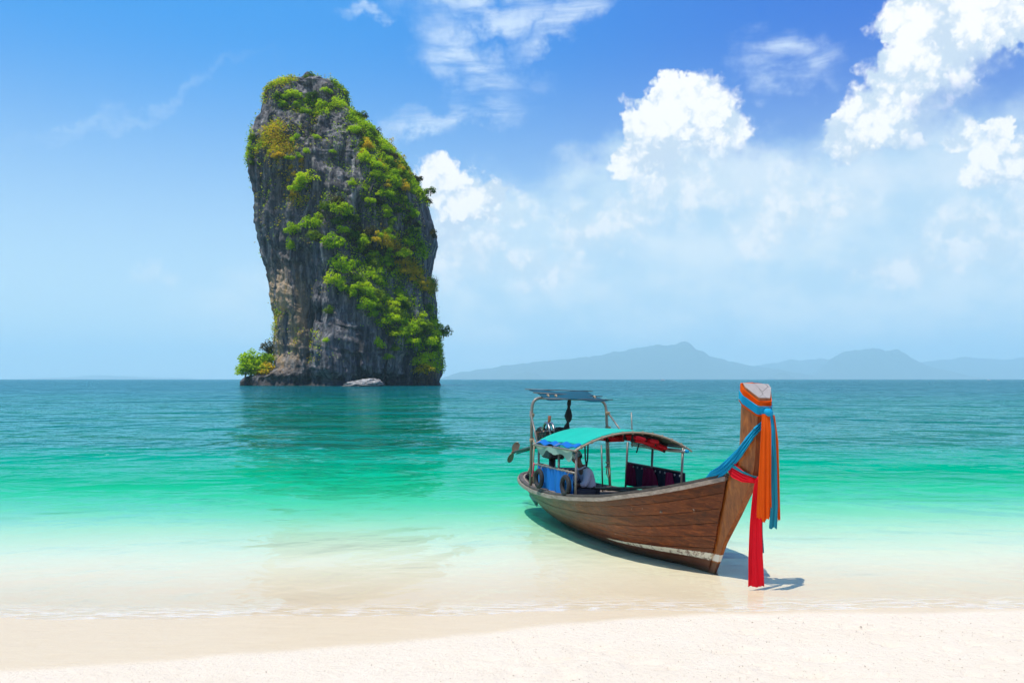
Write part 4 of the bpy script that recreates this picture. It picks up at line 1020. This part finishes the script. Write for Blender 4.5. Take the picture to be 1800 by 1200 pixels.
part(MB().tube([(-6.4,-.1,1.25),(-5.95,-.25,1.28),(-5.7,-.3,1.22)], .02, 7), 'tiller', M_IRON, e, True)

# small stores in the stern
e = thing('crate', (-5.95,.15,.46), 'dark box standing on the stern deck in front of the engine', 'box')
part(MB().box((-5.95,.15,.64), (.45,.6,.36), None, .02), 'box_body', M_NAVY, e); part(MB().box((-5.95,.15,.835), (.48,.63,.03), None, .01), 'box_lid', M_BLACK, e)

# ------------------------------------------------------------------ sashes on the prow
def band(path, wid, name, mt, e, th=.012, n=40, twist=0.0, fold=.010, nf=5):
    """ruched cloth band along a path: points with a width direction each"""
    P = [Vector(p[0]) for p in path]; W = [Vector(p[1]) for p in path]; ts = np.linspace(0, len(P)-1, n); g = []
    for t in ts:
        i = min(int(t), len(P)-2); f = t-i; f = f*f*(3-2*f)*.4+f*.6; p = P[i].lerp(P[i+1], f); w = W[i].lerp(W[i+1], f)
        tg = (P[i+1]-P[i]).normalized(); nn = tg.cross(w).normalized()
        g.append([p+w*(s_-.5)+nn*fold*math.sin(nf*s_*6.283+t*.7) for s_ in np.linspace(0, 1, 4*nf+1)])
    part(MB().sheet(g, th), name, mt, e, True, 70)
def tail(path, w0, w1, name, mt, e, depth_=.05, nf=4, seed=0, face=0.0, ragged=.03, n=46):
    """gathered hanging cloth: folded cross-section along a path"""
    g_ = random.Random(seed); P = [Vector(p) for p in path]; ts = np.linspace(0, len(P)-1, n); ph = [g_.uniform(0, 6.28) for _ in range(6)]
    dx = Vector((math.sin(face)*.0, 0, 0)); g = []; U = Vector((math.sin(face), math.cos(face), 0)); Vd = Vector((math.cos(face), -math.sin(face), 0)); m = 9*nf
    for q, t in enumerate(ts):
        i = min(int(t), len(P)-2); f = q/(n-1); p = P[i].lerp(P[i+1], t-i)+U*(.018*math.sin(3.4*f+ph[1])*f)+Vd*(.025*math.sin(2.6*f+ph[2])*f); w = w0+(w1-w0)*f**.8; row = []
        for s_ in np.linspace(0, 1, m):
            fo = math.sin(nf*s_*6.283+ph[0]+1.3*math.sin(2.2*f+ph[1]))*(.6+.4*math.sin(5*s_+ph[4]))+.55*math.sin(.63*nf*s_*6.283+ph[2]+2.4*f)+.35*math.sin(2.7*nf*s_*6.283+ph[3]-3*f)
            z = -ragged*(math.sin(9*s_+ph[3])+.5*math.sin(31*s_+ph[4]))*f**6
            row.append(p+U*(w*(s_-.5+.03*math.sin(5*f+7*s_+ph[5])))+Vd*(depth_*.5*fo*(.35+.65*f))+Vector((0, 0, z)))
        g.append(row)
    part(MB().sheet(g, .006), name, mt, e, True, 80)
def around(z0, zslope, w, ex=.018, xb=None, starb=True):
    """outline of the prow at height z, as path from the back along starboard to the front and to port"""
    def sec(z):
        zs = [q[0] for q in PZ]+[2.6]; L_ = lambda k, last: float(np.interp(z, zs, [q[k] for q in PZ]+[last]))
        return L_(1, 1.05), L_(2, .835), L_(3, .192), L_(4, .085)
    xf, xb_, wb, wf = sec(z0); up = Vector((0, 0, w)); res = []
    pts = [(xb_-.02-ex, 0), (xb_-ex, -wb-ex*.6), (xb_+.3*(xf-xb_), -wb*1.02-ex), (xf+ex*.6, -wf-ex), (xf+ex, 0), (xf+ex*.6, wf+ex), (xb_+.3*(xf-xb_), wb*1.02+ex), (xb_-ex, wb+ex*.6), (xb_-.02-ex, 0)]
    for x, y in pts: res.append(((x, y, z0+zslope*((xf-x)/(xf-xb_))), up))
    return res
e = thing('sash', (1.05,0,1.0), 'sky blue sash knotted round the top of the prow with a long tail', 'sash')
band(around(2.31, .17, .105, .024), .1, 'wrap', M_CYAN, e, n=72)
part(MB().lathe([(.005,-.06),(.045,-.045),(.06,0),(.045,.045),(.005,.06)], (1.085,.03,2.27), 14, Euler((R(70), R(20), 0)).to_matrix()), 'knot', M_CYAN, e, True)
tail([(1.10,.055,2.26),(1.13,.075,2.05),(1.15,.09,1.6),(1.17,.09,1.1),(1.18,.06,.80)], .06, .11, 'tail', M_TEALS, e, .016, 2, 5, .12, .01)
tail([(1.10,.045,2.27),(1.12,.06,2.1),(1.13,.075,1.75),(1.135,.08,1.5)], .055, .06, 'tail', M_CYAN, e, .012, 2, 9, .1, .0)
e = thing('sash', (1.05,0,.9), 'orange sash with two long pleated tails hanging from the prow top', 'sash')
band(around(2.255, .17, .05, .020), .1, 'wrap', M_ORANGE, e, n=72); band(around(2.38, .20, .09, .014), .1, 'wrap', M_ORANGE, e, n=72)
tail([(1.10,-.02,2.25),(1.14,-.03,2.05),(1.17,-.035,1.6),(1.19,-.04,1.2),(1.20,-.045,.90)], .10, .215, 'tail', M_ORANGE, e, .022, 3, 3, .10, .03)
tail([(1.10,.09,2.24),(1.13,.13,1.9),(1.15,.145,1.4),(1.17,.155,.92)], .05, .10, 'tail', M_ORANGE, e, .016, 3, 7, .1, .03)
# blue swag from the prow down to the starboard gunwale
e = thing('sash', (.62,-.25,1.42), 'sky blue cloth draped from the prow down over the gunwale', 'sash')
g = []
SW = [((1.02,-.02,2.10),(0,0,.10)),((.99,-.115,1.99),(.02,0,.15)),((.86,-.172,1.81),(.06,0,.23)),((.71,-.195,1.655),(.14,-.02,.26)),((.54,-.235,1.51),(.17,-.04,.25)),((.40,-.27,1.42),(.18,-.05,.20)),((.26,-.33,1.375),(.17,-.02,.12))]
band(SW, .1, 'drape', M_CYAN, e, .01, 60, fold=.014, nf=3)
# red sash round the neck
e = thing('sash', (.93,0,.0), 'scarlet sash round the neck of the prow, its tail reaching the water', 'sash')
RS = [((.56,0,1.56),(0,0,.10)),((.54,-.175,1.54),(.02,0,.18)),((.66,-.185,1.48),(.03,0,.19)),((.80,-.135,1.42),(.02,0,.15)),((.955,-.075,1.38),(0,0,.06)),((.985,0,1.365),(0,0,.05)),((.955,.085,1.40),(0,0,.07)),((.80,.15,1.50),(0,0,.10)),((.60,.17,1.56),(0,0,.12)),((.56,0,1.58),(0,0,.10))]
band(RS, .1, 'wrap', M_RED, e, .010, 80, fold=.008, nf=4)
band([(Vector(p)+Vector((.006, -.01 if p[1] < .05 else .01, .055)), Vector(w)*.22) for p, w in RS], .1, 'trim', M_TEALS, e, .012, 80, fold=.002, nf=2)
part(MB().lathe([(.005,-.05),(.035,-.035),(.042,0),(.035,.035),(.005,.05)], (1.0,-.01,1.395), 14), 'knot', M_RED, e, True)
tail([(1.0,-.02,1.40),(1.015,-.04,1.2),(1.02,-.06,.8),(1.025,-.07,.4),(1.025,-.06,.025)], .085, .225, 'tail', M_RED, e, .026, 2, 11, .15, .008)
tail([(.985,.03,1.40),(.99,.035,1.1),(.995,.03,.7),(1.0,.02,.45)], .05, .07, 'tail', M_TEALS, e, .012, 2, 13, .15, .0)

# ------------------------------------------------------------------ the seated person
def skinned(name, verts, edges, radii, material, parent, base, sub=2):
    me = bpy.data.meshes.new(name); b = Vector(base)
    me.from_pydata([Vector(v)-b for v in verts], edges, []); o = bpy.data.objects.new(name, me); C.objects.link(o)
    md = o.modifiers.new('Skin', 'SKIN'); md.use_smooth_shade = True
    for i, r_ in enumerate(radii):
        sv = me.skin_vertices[0].data[i]; sv.radius = r_ if isinstance(r_, tuple) else (r_, r_); sv.use_root = (i == 0)
    sb = o.modifiers.new('Sub', 'SUBSURF'); sb.levels = sub; sb.render_levels = sub
    dg = bpy.context.evaluated_depsgraph_get(); dg.update()
    nm = bpy.data.meshes.new_from_object(o.evaluated_get(dg)); nm.name = name
    o.modifiers.clear(); o.data = nm; bpy.data.meshes.remove(me)
    nm.materials.clear(); nm.materials.append(material); nm.polygons.foreach_set('use_smooth', [True]*len(nm.polygons)); o.parent = parent
    return o
def person():
    c = Vector((-3.60, -.40, 0)); B = (c.x, c.y, .55)
    e = thing('person', B, 'person in a white shirt, dark trousers and patterned cap sitting cross-legged under the canopy', 'person')
    def p(x, y, z): return (c.x+x, c.y+y, z)
    V, E, Rr = [], [], []
    def add(pt, r_, parent_=None):
        V.append(pt); Rr.append(r_); k = len(V)-1
        if parent_ is not None: E.append((parent_, k))
        return k
    pel = add(p(0,0,.66), (.14,.11)); sp = add(p(0,-.02,.82), (.125,.10), pel); ch = add(p(0,-.10,.98), (.135,.105), sp); nb = add(p(0,-.18,1.10), .06, ch); nk = add(p(0,-.225,1.165), .05, nb)
    hd = add(p(0,-.265,1.225), (.072,.085), nk); hm = add(p(0,-.285,1.29), (.078,.092), hd); ht = add(p(0,-.29,1.345), (.06,.07), hm)
    no = add(p(0,-.372,1.232), .014, hd)
    arms = []
    for sx in (-1, 1):
        sh = add(p(.155*sx,-.12,1.035), .062, ch); up = add(p(.215*sx,-.16,.93), .048, sh); el = add(p(.25*sx,-.22,.82), .040, up); fo = add(p(.17*sx,-.36,.80), .034, el); wr = add(p(.08*sx,-.45,.80), .025, fo); pa = add(p(.04*sx,-.50,.80), (.034,.018), wr)
        for k in range(4):
            f1 = add(p(.04*sx+.018*(k-1.5)*sx,-.545,.79-.004*k), .0095, pa); f2 = add(p(.035*sx+.014*(k-1.5)*sx,-.572,.768), .0085, f1)
        t1 = add(p(.0*sx,-.505,.825), .0105, wr); add(p(-.008*sx,-.535,.82), .009, t1)
        hp = add(p(.09*sx,-.03,.63), .092, pel); th = add(p(.22*sx,-.20,.66), .078, hp); kn = add(p(.31*sx,-.36,.68), .060, th); ca = add(p(.16*sx,-.38,.62), .052, kn); an = add(p(-.02*sx,-.36-.05*sx,.585), .036, ca); ft = add(p(-.12*sx,-.39-.05*sx,.575), (.034,.028), an)
    body = skinned('body', V, E, Rr, simple('brown skin', (.13, .062, .036), .5, .15, 8, .001), e, B)
    M_SHIRT = cloth('pale lavender white shirt', (.62, .60, .68), .12); M_TRS = cloth('dark grey trousers', (.060, .055, .065), .02)
    sv = [p(0,.0,.70), p(0,-.02,.84), p(0,-.095,.98), p(0,-.15,1.075), p(0,-.178,1.105)]; se = [(0,1),(1,2),(2,3),(3,4)]; sr = [(.172,.138),(.150,.122),(.160,.125),(.10,.085),(.070,.068)]
    for sx in (-1, 1):
        k = len(sv); sv += [p(.16*sx,-.12,1.035), p(.22*sx,-.16,.93), p(.255*sx,-.22,.82), p(.215*sx,-.29,.808)]; se += [(2,k),(k,k+1),(k+1,k+2),(k+2,k+3)]; sr += [.078, .066, .060, .054]
    shirt_ = skinned('shirt', sv, se, sr, M_SHIRT, e, B)
    tv = [p(0,0,.655)]; te = []; tr_ = [(.168,.135)]
    for sx in (-1, 1):
        k = len(tv); tv += [p(.09*sx,-.03,.635), p(.22*sx,-.20,.665), p(.31*sx,-.36,.685), p(.17*sx,-.385,.63), p(.03*sx,-.37-.05*sx,.60)]; te += [(0,k),(k,k+1),(k+1,k+2),(k+2,k+3),(k+3,k+4)]; tr_ += [.108, .094, .076, .068, .055]
    skinned('trousers', tv, te, tr_, M_TRS, e, B)
    # collar, cap, hair, eyes, ears
    Mh = Euler((R(22), 0, 0)).to_matrix(); hc = Vector(p(0,-.283,1.305))
    def f(N):
        co = obj_co(N); v = N.n('ShaderNodeTexVoronoi', i={'Vector': co, 'Scale': 42}).outputs['Color']; g_ = N.n('ShaderNodeSeparateColor', i={0: v}).outputs[0]
        out(N, principled(N, N.ramp(g_, [(.2, (.03, .11, .14)), (.5, (.12, .26, .28)), (.85, (.42, .46, .42))]), .85))
    M_CAP = mat('patterned cap cloth', f)
    cap_ = part(MB().lathe([(.098,-.005),(.102,.02),(.098,.055),(.078,.085),(.04,.10),(.004,.104)], hc, 20, Mh), 'cap', M_CAP, e, True)
    br = [[hc+Mh @ Vector(((.098+.0*q)*math.sin(a)*(1+.02*q), -(.088+.085*q)*math.cos(a)-.0, .0-.012*q)) for q in np.linspace(0, 1, 4)] for a in np.linspace(-1.25, 1.25, 13)]
    part(MB().sheet(br, .008), 'cap_brim', M_CAP, cap_, True)
    part(MB().lathe([(.085,-.055),(.092,-.03),(.096,0)], hc+Mh @ Vector((0,.012,0)), 18, Mh), 'hair', M_BCLOTH, e, True)
    for sx in (-1, 1):
        part(MB().lathe([(.002,-.012),(.012,0),(.002,.012)], hc+Mh @ Vector((.032*sx,-.083,-.035)), 10), 'eye', simple('eye', (.3, .27, .25), .3), e, True)
        part(MB().lathe([(.004,-.03),(.018,-.01),(.02,.012),(.006,.028)], hc+Mh @ Vector((.083*sx,.0,-.045)), 10), 'ear', MATS['brown skin'], e, True)
    part(MB().torus(p(0,-.172,1.105), .072, .017, Euler((R(30), 0, 0)).to_matrix(), 20, 8), 'collar', M_SHIRT, shirt_, True)
person()

# ------------------------------------------------------------------ far white boats near the horizon
def far_boat(px, D, L_, label):
    e = bpy.data.objects.new('motorboat', None); C.objects.link(e); e.location = ((px-900)/1500*D, D, 0); tag(e, label, 'boat', 'white boats far out at sea'); e['_b'] = [0,0,0]
    W = simple('white hull paint', (.78, .78, .76), .4, .05, 1)
    rings = [[Vector((x, y*w, z)) for y, z in ((-1,h_),(-.8,.0),(.8,.0),(1,h_))] for x, w, h_ in ((-L_/2, L_*.13, L_*.12), (0, L_*.15, L_*.12), (L_*.3, L_*.11, L_*.14), (L_*.5, L_*.01, L_*.18))]
    MB().loft(rings).build('hull', W, e); MB().box((-L_*.05,0,L_*.19), (L_*.4,L_*.2,L_*.15), None, L_*.02).build('cabin', W, e); MB().box((-L_*.05,0,L_*.20), (L_*.405,L_*.205,L_*.05)).build('window_band', M_BLACK, e)
far_boat(1165, 1500, 9, 'tiny white motorboat on the horizon above the boat canopy')
far_boat(1738, 1700, 7, 'tiny white motorboat at the far right of the horizon')

# ------------------------------------------------------------------ air
def haze():
    mb = MB().box((0, 14350, 545), (50000, 32300, 1110))
    def f(N):
        v = N.n('ShaderNodeVolumePrincipled', i={'Color': (.64, .91, .97, 1), 'Density': 7.5e-5, 'Anisotropy': .1})
        N.n('ShaderNodeOutputMaterial', i={1: v.outputs[0]})
    o = mb.build('haze', mat('sea haze', f)); tag(o, 'pale humid haze over the sea', 'haze', kind='stuff')
haze()
